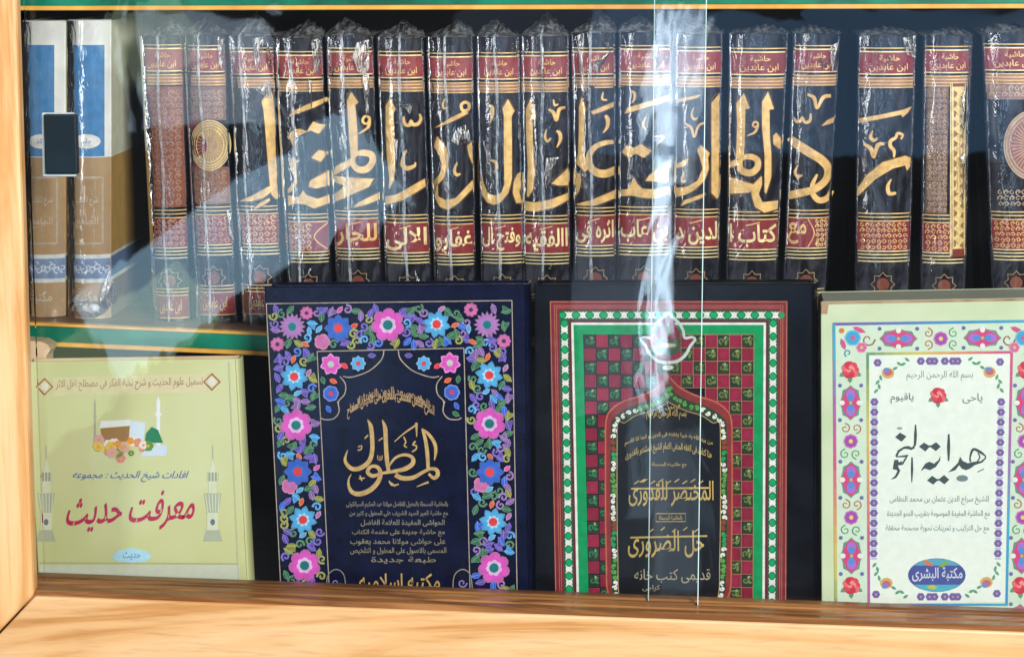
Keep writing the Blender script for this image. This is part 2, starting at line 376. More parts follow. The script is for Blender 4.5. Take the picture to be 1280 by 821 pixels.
# finger pull on the left pane
m = MB(); a = [P(x, y, -.0505) for x, y in ((56, 218), (97, 218), (94.5, 143), (54, 143))]; m.hexa(a + [p + Vector((0, .0078, 0)) for p in a])
fp = m.build('finger_pull', M['black'], gl, bevel=.0012)
m = MB(); a = [P(x, y, -.046) for x, y in ((53, 221), (95, 221), (92.5, 141), (51.6, 141))]; m.hexa(a + [p + Vector((0, .0033, 0)) for p in a]); m.build('pull_bezel', M['bezel'], fp, bevel=.001)

# ------------------------------------------------------------------ upper row
class Spine:
    def __init__(s, x60l, x60r, x330l, x330r, yt, bulge=.006, ys=YS):
        s.a = (x60l, x330l); s.b = (x60r, x330r); s.yt = yt; s.bulge = bulge; s.ys = ys
    def xl(s, y): return s.a[0] + (s.a[1] - s.a[0]) * (y - 60) / 270
    def xr(s, y): return s.b[0] + (s.b[1] - s.b[0]) * (y - 60) / 270
    def m(s, px, py, L):
        t = (px - s.xl(py)) / (s.xr(py) - s.xl(py)); t = min(max(t, 0), 1)
        p = P(px, py, s.ys); p.y -= s.bulge * (1 - abs(2 * t - 1) ** 2.4) + L * .00018; return p
    def px(s, t, py): return s.xl(py) + t * (s.xr(py) - s.xl(py))
    def base(s):            # pixel row where the spine meets the shelf
        y = 400
        for _ in range(6):
            p = P(s.px(.5, y), y, s.ys); y += (p.z - zshelf(p.x)) / .00069
        return y
def curved(sp, y0, y1, n=14, t0=0, t1=1, L=0, rows=2):
    return [[sp.m(sp.px(t0 + (t1 - t0) * i / n, y0 + (y1 - y0) * j / (rows - 1)), y0 + (y1 - y0) * j / (rows - 1), L) for i in range(n + 1)] for j in range(rows)]
def upper_book(name, label, sp, group, spine_mat, cover_mat, cov=None, depth=.175, spine_cols=None):
    yb = sp.base(); bl = P(sp.px(0, yb), yb, sp.ys); br = P(sp.px(1, yb), yb, sp.ys)
    root = empty(name, ((bl.x + br.x) / 2, sp.ys + depth / 2, zshelf((bl.x + br.x) / 2)), label, 'book', group)
    m = MB(); rows = curved(sp, sp.yt, yb, rows=9)
    # spine: bowed shell with thickness and a turned-in head
    cols = spine_cols or [(0, 1000, (1, 1, 1))]
    for (c0, c1, cc) in cols:
        y0 = max(sp.yt, c0); y1 = min(yb, c1)
        m.grid(curved(sp, y0, y1, rows=5), cc)
    top = rows[0]; cc = cols[0][2]
    m.grid([[p + Vector((0, .0035, -.0002)) for p in top], [p + Vector((0, .0012, .0012)) for p in top], top], cc)
    so = m.build('spine', spine_mat, root, smooth=True)
    tl, tr = rows[0][0], rows[0][-1]
    W = Vector((0, depth, 0))
    for s_, (tp, bt) in ((1, (tl, bl)), (-1, (tr, br))):
        m = MB(); e = Vector((s_ * .0028, 0, 0)); f = Vector((0, .0005, 0))
        segs = cov or [(0, 1000, (1, 1, 1))]
        z_at = lambda yy: P(sp.px(.5, yy), yy, sp.ys).z
        zt, zb = tp.z, bt.z
        for c0, c1, col in segs:
            za = min(zt, z_at(c0)) if c0 > sp.yt else zt; zz = max(zb, z_at(c1)) if c1 < yb else zb
            q = lambda z: bt + (tp - bt) * ((z - zb) / (zt - zb)) + f
            A, B = q(zz), q(za)
            pts = ([A, A + e, B + e, B] if s_ > 0 else [A + e, A, B, B + e]); m.hexa(pts + [p + W for p in pts], col)
        m.build('cover', cover_mat, root, bevel=.0008 if not cov else 0)
    m = MB(); k = Vector((0, 0, -.004)); i1 = Vector((.003, .004, 0)); i2 = Vector((-.003, .004, 0)); u = Vector((0, 0, .004))
    pts = [bl + i1 + u, br + i2 + u, tr + i2 + k, tl + i1 + k]; m.hexa(pts + [p + Vector((0, depth - .01, 0)) for p in pts]); m.build('pages', M['pages'], root)
    return root, so, yb
def wrap(root, sp, yb, seed, seam=.45, amp=1.0, peak=.5, tent=13, seam_w=4, side=.09):
    n = 16; rows = []; ny = 30
    y0 = sp.yt - 1; o3 = Vector((seed * 3.7, 0, 0))
    def pt(t, y):
        tt = min(max(t, 0), 1); p = sp.m(sp.px(t, y), y, 0) if 0 <= t <= 1 else P(sp.px(tt, y), y, sp.ys)
        nn = noise.noise(Vector((p.x * 60, seed * 9.1, p.z * 14))) + .5 * noise.noise(Vector((p.x * 190, seed * 5.3, p.z * 45)))
        p.y -= .0028 + .0011 * amp * nn
        return p
    lf = lambda p, s_, d: p + Vector((s_ * .0016, d, 0))
    def row(y):
        c = [pt(i / n, y) for i in range(n + 1)]
        return [lf(c[0], -1, side), lf(c[0], -1, .006)] + c + [lf(c[-1], 1, .006), lf(c[-1], 1, side)]
    # gathered peak above the head
    base = row(y0); N = len(base); cx = base[2].lerp(base[-3], peak)
    for f, dz, dy in ((.97, tent * .9, .05), (.7, tent * .75, .03), (.35, tent * .38, .012)):
        r = []
        for i, p in enumerate(base):
            u = (i / (N - 1) - peak); q = p.lerp(cx, f * .35 * (1 - .3 * abs(u))); w_ = max(0, 1 - abs(u) * 2.0)
            q = Vector((q.x + .0012 * math.sin(i * 2.3 + seed), cx.y + .002 + dy * .55 * (1 if 1 < i < N - 2 else 1.3), p.z + dz * .00068 * (.3 + 1.5 * w_) + .0012 * math.sin(i * 1.9 + seed * 2)))
            r.append(q)
        rows.append(r)
    rows.append(row(y0)); gather = rows; rows = []
    for j in range(ny + 1): rows.append(row(y0 + (yb - y0) * j / ny))
    m = MB(); m.grid(rows); wr = m.build('plastic_wrap', M['film'], root, smooth=True)
    m = MB(); m.grid(gather); m.build('gathered_film', M['gather'], wr, smooth=True)
    rows = gather
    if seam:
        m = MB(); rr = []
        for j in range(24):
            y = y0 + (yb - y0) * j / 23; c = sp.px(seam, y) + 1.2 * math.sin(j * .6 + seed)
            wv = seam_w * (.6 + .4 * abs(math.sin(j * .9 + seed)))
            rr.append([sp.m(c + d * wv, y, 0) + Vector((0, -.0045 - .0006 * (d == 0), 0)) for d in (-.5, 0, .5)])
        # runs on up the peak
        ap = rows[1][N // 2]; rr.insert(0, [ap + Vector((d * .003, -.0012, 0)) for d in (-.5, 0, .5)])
        m.grid(rr); m.build('wrap_seam_glint', M['seam'], wr, smooth=True)  # overlap seam, with its light streak painted as milky film
    return wr
def crease_glint(wr, sp, polys):      # crumpled film ridges, their highlights painted in as near-white plastic; outlines in pixels
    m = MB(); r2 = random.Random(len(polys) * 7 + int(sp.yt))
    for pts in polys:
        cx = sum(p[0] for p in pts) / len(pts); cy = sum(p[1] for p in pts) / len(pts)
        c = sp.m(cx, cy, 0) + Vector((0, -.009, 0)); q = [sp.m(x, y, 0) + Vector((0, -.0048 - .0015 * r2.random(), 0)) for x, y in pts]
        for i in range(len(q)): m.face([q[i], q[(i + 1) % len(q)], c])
    m.build('painted_wrap_glint', M['crease_glint'], wr, kind='stuff')

def bands(a, sp, lines, fill=None):
    for y, w_, c in lines:
        for i in range(14):
            t0 = .02 + .96 * i / 14; t1 = .02 + .96 * (i + 1) / 14
            a.mb.face([a.m(sp.px(t0, y - w_ / 2), y - w_ / 2, 2), a.m(sp.px(t1, y - w_ / 2), y - w_ / 2, 2), a.m(sp.px(t1, y + w_ / 2), y + w_ / 2, 2), a.m(sp.px(t0, y + w_ / 2), y + w_ / 2, 2)], c)
def field(a, sp, y0, y1, c, L=1, t0=.02, t1=.98):
    n = 14
    for i in range(n):
        u0 = t0 + (t1 - t0) * i / n; u1 = t0 + (t1 - t0) * (i + 1) / n
        a.mb.face([a.m(sp.px(u0, y0), y0, L), a.m(sp.px(u1, y0), y0, L), a.m(sp.px(u1, y1), y1, L), a.m(sp.px(u0, y1), y1, L)], c)
def lattice(a, x0, x1, y0, y1, col, L=3, cell=7, w_=1.0):
    ny = max(1, round((y1 - y0) / cell)); nx = max(1, round((x1 - x0) / cell)); cw = (x1 - x0) / nx; chh = (y1 - y0) / ny
    for j in range(ny):
        for i in range(nx):
            cx = x0 + (i + .5) * cw; cy = y0 + (j + .5) * chh; s_ = 1 if (i + j) % 2 else -1
            a.swirl(cx, cy, cw * .46, col, L, a0=1.57 * s_ + j, turns=1.0, w=w_, sgn=s_)
            if (i + j) % 2: a.stroke([(cx - cw * .5, cy), (cx, cy - chh * .5), (cx + cw * .5, cy)], w_ * .8, col, L)

# calligraphy traced per spine: (origin x, origin y, scale, outlines, brush strokes, rings)
H = lambda *p: p
CAL = {
 3: (280, 100, 4.564, [[(222,120),(245,85),(272,60),(282,95),(290,180),(300,350),(308,480),(310,620),(318,665),(300,680),(275,650),(268,600),(255,450),(240,250),(232,170)],
      [(90,690),(180,650),(260,605),(275,600),(275,635),(230,670),(160,688)], [(175,730),(215,695),(265,670),(268,685),(230,712),(190,730)]], []),
 4: (280, 100, 4.564, [[(378,205),(400,175),(500,130),(600,95),(628,75),(620,105),(520,155),(420,190)],
      [(372,315),(395,290),(440,275),(480,290),(515,235),(545,250),(585,255),(545,305),(500,285),(440,312),(405,320),(400,375),(385,340)],
      [(505,440),(545,398),(598,412),(555,465)], [(385,460),(400,425),(418,460),(420,520),(425,580),(400,625),(368,645),(368,620),(400,590),(408,560),(385,500)],
      [(490,605),(500,570),(600,515),(605,600),(530,615)], [(368,655),(430,665),(460,625),(475,650),(540,675),(600,655),(605,700),(520,728),(470,705),(420,700),(370,715)]], []),
 5: (400, 100, 4.564, [[(160,120),(183,65),(225,125),(208,140),(220,300),(222,425),(182,445),(170,280)], [(78,520),(95,490),(190,440),(200,475),(80,545)],
      [(75,545),(310,562),(285,605),(90,693),(85,650),(150,600),(78,580)], [(195,722),(225,695),(340,640),(342,680),(260,710)]],
      [([(205,425),(250,412),(295,425),(302,465),(270,505),(222,505),(195,470)], [20,34,36,34,38,36,30], True), ([(262,205),(248,228),(262,248),(282,240),(285,215)], 13, True), ([(285,225),(278,268),(225,305)], [16,16,3], False)]),
 6: (400, 100, 4.564, [[(378,145),(405,103),(438,165),(425,185),(430,400),(432,500),(425,570),(400,620),(395,610),(400,560),(385,440),(378,300)], [(365,665),(440,650),(600,562),(605,605),(480,680),(370,712)]],
      [([(482,205),(490,248),(515,255),(525,228),(532,250),(560,250),(578,222),(570,192)], [12,18,20,14,20,20,16,8], False), ([(500,395),(480,440),(480,485),(505,500),(545,485),(548,465)], [6,18,28,26,16,4], False)]),
 7: (520, 100, 4.564, [[(110,272),(200,215),(295,170),(300,190),(200,240)], [(105,375),(125,320),(180,385),(190,430),(185,500),(160,560),(120,600),(100,610),(100,580),(135,540),(152,490),(140,430),(110,385)],
      [(105,590),(128,600),(130,660),(170,680),(230,670),(325,570),(328,615),(250,695),(190,735),(140,720),(110,670)], [(295,375),(320,350),(325,480),(305,430)]],
      [([(285,125),(262,140),(270,172),(300,168),(305,140)], 16, True), ([(168,105),(157,140),(165,160),(185,155)], [5,13,13,5], False), ([(240,465),(224,510),(237,538),(258,530)], [4,16,18,8], False)]),
 8: (520, 100, 4.564, [[(497,160),(528,108),(565,175),(548,205),(550,400),(550,560),(530,640),(490,690),(450,708),(410,695),(375,650),(360,580),(358,450),(370,480),(385,580),(410,640),(450,655),(490,640),(508,590),(505,400),(505,200)],
      [(575,700),(555,640),(560,580),(580,535),(595,525),(612,560),(590,640),(612,700)]],
      [([(420,142),(440,155),(440,200),(425,245)], [12,18,16,3], False), ([(430,455),(458,465),(463,500),(450,525)], [8,18,16,4], False)]),
 9: (640, 100, 4.107, [[(72,150),(97,95),(125,175),(122,205),(108,200),(110,350),(120,470),(110,560),(85,600),(78,595),(82,450),(75,300)], [(205,528),(290,450),(300,540),(240,538)],
      [(45,545),(38,600),(60,620),(120,625),(200,610),(300,575),(298,610),(220,650),(120,672),(60,668),(40,650)]],
      [([(190,148),(215,165),(230,205),(245,150),(275,140)], [8,18,14,18,10], False), ([(215,98),(222,128),(240,122)], [5,12,6], False), ([(180,250),(172,290),(185,312),(203,295)], [4,13,14,6], False), ([(230,258),(247,272),(250,305),(232,345)], [8,18,16,3], False)]),
 10: (640, 100, 4.107, [[(345,140),(360,85),(380,145),(372,200),(370,380),(385,420),(395,450),(375,470),(345,440),(325,425),(340,380),(345,250)], [(405,160),(530,110),(530,135),(420,175)],
      [(320,470),(350,480),(358,510),(345,570),(320,605),(315,600),(330,540),(315,510)], [(330,635),(400,615),(530,565),(530,605),(430,640),(340,642)]],
      [([(532,318),(480,320),(430,340),(400,380),(400,430),(430,468),(480,478),(532,462)], [18,24,26,30,34,38,40,40], False), ([(470,60),(465,95),(490,102)], [5,12,6], False), ([(480,180),(493,200),(490,240),(468,270)], [12,22,16,3], False)]),
 11: (760, 100, 4.56, [[(95,190),(115,155),(250,115),(365,80),(355,115),(230,150),(120,185)], [(78,410),(110,368),(145,385),(190,362),(250,400),(205,440),(160,415),(120,440)],
      [(60,625),(115,620),(150,550),(170,590),(200,615),(270,620),(358,600),(358,640),(270,672),(190,665),(140,655),(60,660)], [(215,570),(235,540),(358,455),(358,585),(290,575)]],
      [([(132,60),(152,75),(152,105),(138,130)], [6,16,14,3], False), ([(218,208),(202,250),(217,285)], [5,16,6], False), ([(265,320),(318,322),(278,368)], [5,14,3], False)]),
 12: (760, 100, 4.56, [[(385,110),(530,80),(510,100),(385,132)], [(378,485),(465,440),(430,490),(378,505)],
      [(508,395),(530,368),(580,415),(570,440),(575,500),(550,570),(490,625),(430,655),(380,665),(380,615),(450,605),(510,570),(540,500),(525,440)],
      [(415,715),(440,680),(555,640),(540,665),(450,700)], [(590,130),(635,75),(640,120),(640,400),(635,600),(635,660),(620,675),(590,640),(590,400)]],
      [([(490,155),(477,195),(492,222),(510,212)], [4,12,13,5], False), ([(440,245),(475,270),(492,322),(515,260),(548,242)], [8,16,10,14,10], False), ([(435,520),(422,560),(432,580),(446,566)], [4,11,12,5], False)]),
 13: (895, 100, 4.319, [[(110,125),(150,70),(182,150),(158,155),(155,300),(150,420),(108,420),(115,250)], [(66,445),(115,425),(125,455),(66,475)], [(66,520),(205,560),(190,600),(66,615)],
      [(248,115),(280,62),(312,155),(288,158),(290,300),(298,400),(298,520),(270,610),(262,600),(262,400),(248,250)], [(190,610),(200,560),(245,515),(248,560),(230,610),(250,655),(335,650),(332,695),(260,712),(210,680)], [(308,300),(325,283),(350,315),(350,375),(310,345)]],
      [([(135,425),(180,410),(222,428),(222,470),(185,498),(135,480)], [24,30,32,34,36,34], True), ([(205,225),(198,242),(213,252),(226,240),(222,226)], 10, True), ([(226,240),(210,278),(168,297)], [14,13,3], False)]),
 14: (895, 100, 4.319, [[(570,245),(600,215),(640,200),(638,228)]],
      [([(492,75),(528,95),(543,150),(578,92),(620,85)], [10,20,12,20,16], False), ([(418,200),(432,222),(455,220),(465,198),(478,225),(505,218),(510,178)], [8,16,16,10,16,16,8], False),
       ([(395,310),(430,340),(500,385),(570,430),(605,480),(590,540),(530,585),(460,605),(390,622)], [30,48,48,46,44,40,38,40,42], False), ([(545,505),(520,560),(522,610),(555,645),(600,635),(625,595)], [10,24,28,32,32,26], False), ([(440,462),(425,495),(440,518),(465,510)], [5,14,16,8], False)]),
 15: (1050, 100, 4.561, [[(105,220),(250,190),(350,170),(408,152),(385,185),(355,210),(345,195),(200,225),(105,245)], [(100,620),(150,540),(240,465),(330,440),(370,430),(405,445),(400,490),(380,515),(370,485),(300,500),(200,560),(150,610),(100,662)]],
      [([(185,285),(172,320),(190,342),(212,328)], [4,20,20,8], False), ([(135,362),(175,390),(190,438),(212,370),(250,360)], [12,26,14,24,14], False), ([(345,335),(355,310),(325,302),(315,325),(285,345),(285,375),(305,400),(305,438)], [8,14,16,16,20,20,18,8], False), ([(290,560),(270,600),(278,642),(318,640)], [4,20,24,12], False)]),
}
# number: x left/right at row 60, x left/right at row 330, head row, top gold line row, lower triple line row, lower title, seam position, label
SP = [
 (1, 176, 228, 190, 236, 46, 56, 262, None, .45, 'wrapped volume with faded brown spine just right of the two white books'),
 (2, 231, 281, 243, 293, 44, 57, 258, None, .40, 'wrapped volume with a whole round gold medallion on its brown spine'),
 (3, 287, 342, 300, 351, 46, 60, 257, 'LAT', .28, 'wrapped volume showing one tall upright gold letter, right beside the medallion volume'),
 (4, 344, 403, 359, 413, 48, 64.5, 267, 'LATR', .34, 'wrapped volume with gold diamond dots, above the left corner of the flowered book'),
 (5, 408, 466, 420, 476, 45, 60, 263, 'للجار', .36, 'wrapped volume with gold looped letter and tall arrow headed stroke, above the flowered book'),
 (6, 472, 529, 482, 538, 48, 64.5, 268, 'الآلى'.replace('آ', 'ا'), .5, 'wrapped volume with tall gold stroke, small w shaped mark and slanting gold bar'),
 (7, 534, 591, 543, 594, 47, 66.5, 270, 'غفارو', .42, 'wrapped volume with curved gold hook letters and a painted white highlight on film, centre left'),
 (8, 596, 649, 602, 654, 47, 66, 268, 'وفتح ال', .46, 'wrapped volume with one large gold U shaped letter filling its spine'),
 (9, 652, 711, 655, 713, 46, 65, 269, 'االفقيه', .44, 'wrapped volume with tall arrow letter and painted film glint, right of the U shaped letter'),
 (10, 715, 769, 719, 770, 42, 60, 259, 'اثره فى', .42, 'wrapped volume with large open gold loop on its spine under heavily crumpled film'),
 (11, 774, 839, 773, 838, 41, 57, 258, 'بن عاب', None, 'wrapped volume with a gold double diamond, behind the bright reflection at the pane overlap'),
 (12, 845, 903, 842, 899, 43, 59, 261, 'لدين د', None, 'wrapped volume behind the right edge of the left pane, with small gold V mark'),
 (13, 912, 984, 909, 972, 43, 60.5, 264, 'كتاب ا', None, 'wide wrapped volume with two tall parallel arrow headed gold letters'),
 (14, 992, 1049, 981, 1035, 43, 57, 262, 'مع', None, 'wrapped volume with thick gold angled letter folding back, just left of the wide gap'),
 (15, 1073, 1145, 1070, 1137, 45, 60, 266, 'LAT', None, 'wrapped volume with the broad gold crescent stroke, first spine right of the wide gap'),
 (16, 1155, 1215, 1152, 1208, 46, 58, 268, 'LAT', None, 'wrapped volume with an upright gold ornamental panel along the right of its spine'),
 (17, 1229, 1300, 1240, 1298, 42, 55, 264, 'LAT', None, 'wrapped volume cut by the right edge of the photo, half a round medallion showing'),
]
CREASE_GLINTS = {  # outlines of the painted film highlights, by volume
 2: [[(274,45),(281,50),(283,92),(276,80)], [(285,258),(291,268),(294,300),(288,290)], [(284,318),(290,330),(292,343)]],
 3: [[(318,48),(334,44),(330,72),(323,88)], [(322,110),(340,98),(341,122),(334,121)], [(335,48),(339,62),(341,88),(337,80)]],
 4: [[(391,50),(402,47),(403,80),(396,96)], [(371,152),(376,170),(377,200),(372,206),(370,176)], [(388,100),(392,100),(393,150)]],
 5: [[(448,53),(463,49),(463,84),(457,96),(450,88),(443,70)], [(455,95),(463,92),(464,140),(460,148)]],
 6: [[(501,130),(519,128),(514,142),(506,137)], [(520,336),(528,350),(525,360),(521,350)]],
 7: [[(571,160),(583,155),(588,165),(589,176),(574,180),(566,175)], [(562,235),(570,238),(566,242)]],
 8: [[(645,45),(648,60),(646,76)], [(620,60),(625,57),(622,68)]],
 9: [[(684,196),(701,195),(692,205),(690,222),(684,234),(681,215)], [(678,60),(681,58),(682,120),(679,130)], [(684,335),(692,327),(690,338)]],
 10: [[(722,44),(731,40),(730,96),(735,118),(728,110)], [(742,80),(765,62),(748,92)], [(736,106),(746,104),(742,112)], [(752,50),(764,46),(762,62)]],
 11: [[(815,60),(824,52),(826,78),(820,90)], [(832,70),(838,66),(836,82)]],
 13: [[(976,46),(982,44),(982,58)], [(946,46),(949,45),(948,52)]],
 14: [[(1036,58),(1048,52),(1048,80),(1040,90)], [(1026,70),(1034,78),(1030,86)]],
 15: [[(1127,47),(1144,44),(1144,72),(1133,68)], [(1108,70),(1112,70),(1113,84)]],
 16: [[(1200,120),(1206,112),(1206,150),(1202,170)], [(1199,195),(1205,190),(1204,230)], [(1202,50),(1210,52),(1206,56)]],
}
for (k, a0, a1, b0, b1, yt, yl, yb_, ttl, seam, label) in SP:
    sp = Spine(a0, a1, b0, b1, yt)
    root, so, yb = upper_book('wrapped_book', label, sp, 'shrink wrapped volumes of the dark set on the upper shelf', M['spine'], M['marble'])
    A = Art(sp.m, 4, a0 - 4 if b0 > a0 else b0 - 1, max(a1, b1) + 1)
    G = Art(sp.m, 4, min(a0, b0) + .5, max(a1, b1) - .5)
    g = GOLD
    # head label
    B1 = Art(sp.m); field(B1, sp, yl + 5, yl + 32, RED2 if k < 13 else RED); B1.mb.build('title_band', M['print'], so)
    for y, w_ in ((yl, 1.3), (yl + 4.5, 1.6), (yl + 32.5, 1.4), (yl + 37, 1.3), (yl + 41, 1.3), (yl + 45, 1.3), (yl + 49, 1.3)): bands(G, sp, [(y, w_, GOLDL if w_ > 1.35 else g)])
    B1 = Art(sp.m); field(B1, sp, yl + 38, yl + 48, (.42, .20, .12)); B1.mb.build('raised_band', M['print'], so)
    wd = sp.px(1, yl + 18) - sp.px(0, yl + 18); c = sp.px(.5, yl + 18)
    G.text('حاشية', c - wd * .14, yl + 8.5, c + wd * .22, yl + 17.5, g, 3, .01); G.text('ابن عابدين', c - wd * .32, yl + 19, c + wd * .36, yl + 29.5, g, 3, .01)
    # lower bands
    B1 = Art(sp.m); field(B1, sp, yb_ + 9, yb_ + 47, RED); B1.mb.build('author_band', M['print'], so)
    for y in (0, 4.5, 9.3, 47, 51, 55.2, 59.5): bands(G, sp, [(yb_ + y, 1.4, GOLDL if y > 40 else g)])
    cx = lambda y, t=.5: sp.px(t, y)
    if ttl == 'LAT': lattice(G, cx(yb_ + 28, .06), cx(yb_ + 28, .94), yb_ + 11, yb_ + 45, g)
    elif ttl == 'LATR':
        lattice(G, cx(yb_ + 28, .06), cx(yb_ + 28, .62), yb_ + 11, yb_ + 45, g)
        G.stroke([(cx(yb_ + 10, .98), yb_ + 11), (cx(yb_ + 28, .68), yb_ + 28), (cx(yb_ + 44, .98), yb_ + 45)], 1.3, g, 3)
    elif k == 14:
        G.text('مع', cx(290, .04), yb_ + 15, cx(290, .46), yb_ + 42, g, 3, .02); lattice(G, cx(290, .66), cx(290, .97), yb_ + 11, yb_ + 45, GOLDL, 3, 6)
        G.stroke([(cx(290, .5), yb_ + 11), (cx(290, .64), yb_ + 28), (cx(290, .5), yb_ + 45)], 1.3, g, 3)
    elif ttl:
        G.text(ttl, cx(yb_ + 28, .04), yb_ + 15, cx(yb_ + 28, .95), yb_ + 44, GOLDL if k != 5 else g, 3, .022)
        G.stroke([(cx(yb_ + 20, .35), yb_ + 17), (cx(yb_ + 16, .62), yb_ + 13)], 1.4, g, 3.2)
    else: lattice(G, cx(yb_ + 28, .06), cx(yb_ + 28, .94), yb_ + 11, yb_ + 45, (.6, .42, .25))
    # eight-pointed star, and the second band at the foot
    sx, sy = cx(yb_ + 88), yb_ + 88
    G.stroke([(sx + (15 if i % 2 == 0 else 11) * math.sin(i * .3927 * 1.0), sy - (15 if i % 2 == 0 else 11) * math.cos(i * .3927)) for i in range(16)], 1.1, (.45, .30, .14), 3, 9, True)
    A.disc(sx, sy, 8, 8, (.22, .06, .03), 1.5)
    B1 = Art(sp.m); field(B1, sp, yb_ + 106, min(yb_ + 134, yb - 4), RED); B1.mb.build('foot_band', M['print'], so)
    for y in (98, 102, 106, 134): 
        if yb_ + y < yb - 2: bands(G, sp, [(yb_ + y, 1.3, g)])
    G.text('ابن عابدين', cx(380, .2), yb_ + 111, cx(380, .8), yb_ + 129, g, 3, .01)
    # big calligraphy
    if k in CAL:
        ox, oy, s_, polys, strokes = CAL[k]; T = lambda q: [(ox + x / s_, oy + y / s_) for x, y in q]
        K = Art(sp.m, 3.5, min(a0, b0) + .8, max(a1, b1) - .8); D = Art(sp.m, 3.5, min(a0, b0) + .8, max(a1, b1) - .8)
        for q in polys:
            q = T(q); K.poly(q, (.86, .55, .19), 4)
            D.stroke(q, 2.0, (.10, .045, .01), 2.6, 3, True)
        for q, ws, cl in strokes:
            ws = [x / s_ for x in ws] if isinstance(ws, list) else [ws / s_] * len(q)
            K.stroke(T(q), ws, (.86, .55, .19), 4, 1.6, cl); D.stroke(T(q), [x + 1.6 for x in ws], (.10, .045, .01), 2.6, 1.6, cl)
        D.build('lettering_outline', M['print'], so); K.build('gold_calligraphy', M['gold'], so)
    if k == 1:
        field(A, sp, 108, yb_ - 4, (.30, .10, .06)); lattice(G, cx(200, .08), cx(200, .92), 112, yb_ - 6, (.50, .30, .20), 3, 8)
    if k == 2:
        field(A, sp, 108, 150, (.26, .13, .11)); field(A, sp, 208, yb_ - 4, (.30, .14, .11)); field(A, sp, 150, 208, (.20, .03, .03), 1.0, .02, .55)
        lattice(G, cx(130, .08), cx(130, .92), 112, 148, (.5, .36, .26), 3, 7); lattice(G, cx(235, .08), cx(235, .92), 212, yb_ - 6, (.5, .34, .24), 3, 7)
        A.disc(264, 181, 25, 32, (.55, .38, .22), 3.5, 26); A.disc(250, 182, 11, 13, (.24, .02, .03), 4.5, 16)
        for r_ in (31, 28, 25, 21): G.stroke([(264 + r_ * .8 * math.cos(i * .524), 181 + r_ * math.sin(i * .524)) for i in range(12)], 1.0, GOLDL, 5, 3, True)
        for i in range(26): G.line(264 + 9 * math.cos(i * .2417), 181 + 11 * math.sin(i * .2417), 264 + 19 * math.cos(i * .2417), 181 + 24 * math.sin(i * .2417), .8, GOLD, 5)
    if k == 16:
        field(A, sp, 108, yb_ - 2, (.17, .09, .06), 1.5, .06, .52)
        for q in range(5): field(A, sp, 106 + q * 32, 120 + q * 32, (.20, .12, .09), 1.7, .10, .5)
        lattice(G, 1158, 1183, 110, yb_ - 4, (.45, .28, .17), 3, 6.5, 1.5)
        A.rect(1188, 104, 1207, 320, (.22, .03, .02), 4)
        G.rect(1190, 108, 1205, 310, (.80, .60, .24), 4.4)
        for i in range(16):
            y = 112 + i * 12.4; A.poly([(1191.5, y), (1197.5, y + 5), (1191.5, y + 10)], (.30, .16, .03), 5.4); A.poly([(1204, y + 3), (1198.5, y + 8), (1204, y + 12.5)], (.30, .16, .03), 5.4)
            G.swirl(1197.5, y + 6, 3.4, GOLDL, 5.8, i, 1, .9)
        for x in (1187.6, 1189.4, 1206, 1208.6): G.line(x, 103, x - .6, 318, 1.0, GOLDL, 5.6)
    if k == 17:
        A.disc(1290, 181, 36, 44, (.42, .26, .20), 2, 30); A.disc(1290, 181, 30, 37, (.30, .12, .10), 2.4, 30)
        for r_ in (36, 33, 29): G.stroke([(1290 + r_ * math.cos(i * .3927), 181 + r_ * 1.2 * math.sin(i * .3927)) for i in range(16)], 1.1, (.62, .48, .33), 4, 3, True)
        for i in range(40): G.line(1290 + 12 * math.cos(i * .157), 181 + 15 * math.sin(i * .157), 1290 + 27 * math.cos(i * .157), 181 + 33 * math.sin(i * .157), .8, (.62, .42, .30), 4)
        field(A, sp, 105, 124, (.30, .17, .14), 1.2); lattice(G, 1236, 1290, 106, 122, (.6, .45, .33), 3, 8); lattice(G, 1246, 1290, 236, 258, (.6, .45, .33), 3, 8)
    A.build('printed_ornament', M['print'], so); G.build('gold_tooling', M['gold'], so)
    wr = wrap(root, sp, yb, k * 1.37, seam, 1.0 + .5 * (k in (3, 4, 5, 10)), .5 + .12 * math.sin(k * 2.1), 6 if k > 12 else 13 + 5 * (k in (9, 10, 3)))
    if k in CREASE_GLINTS: crease_glint(wr, sp, CREASE_GLINTS[k])

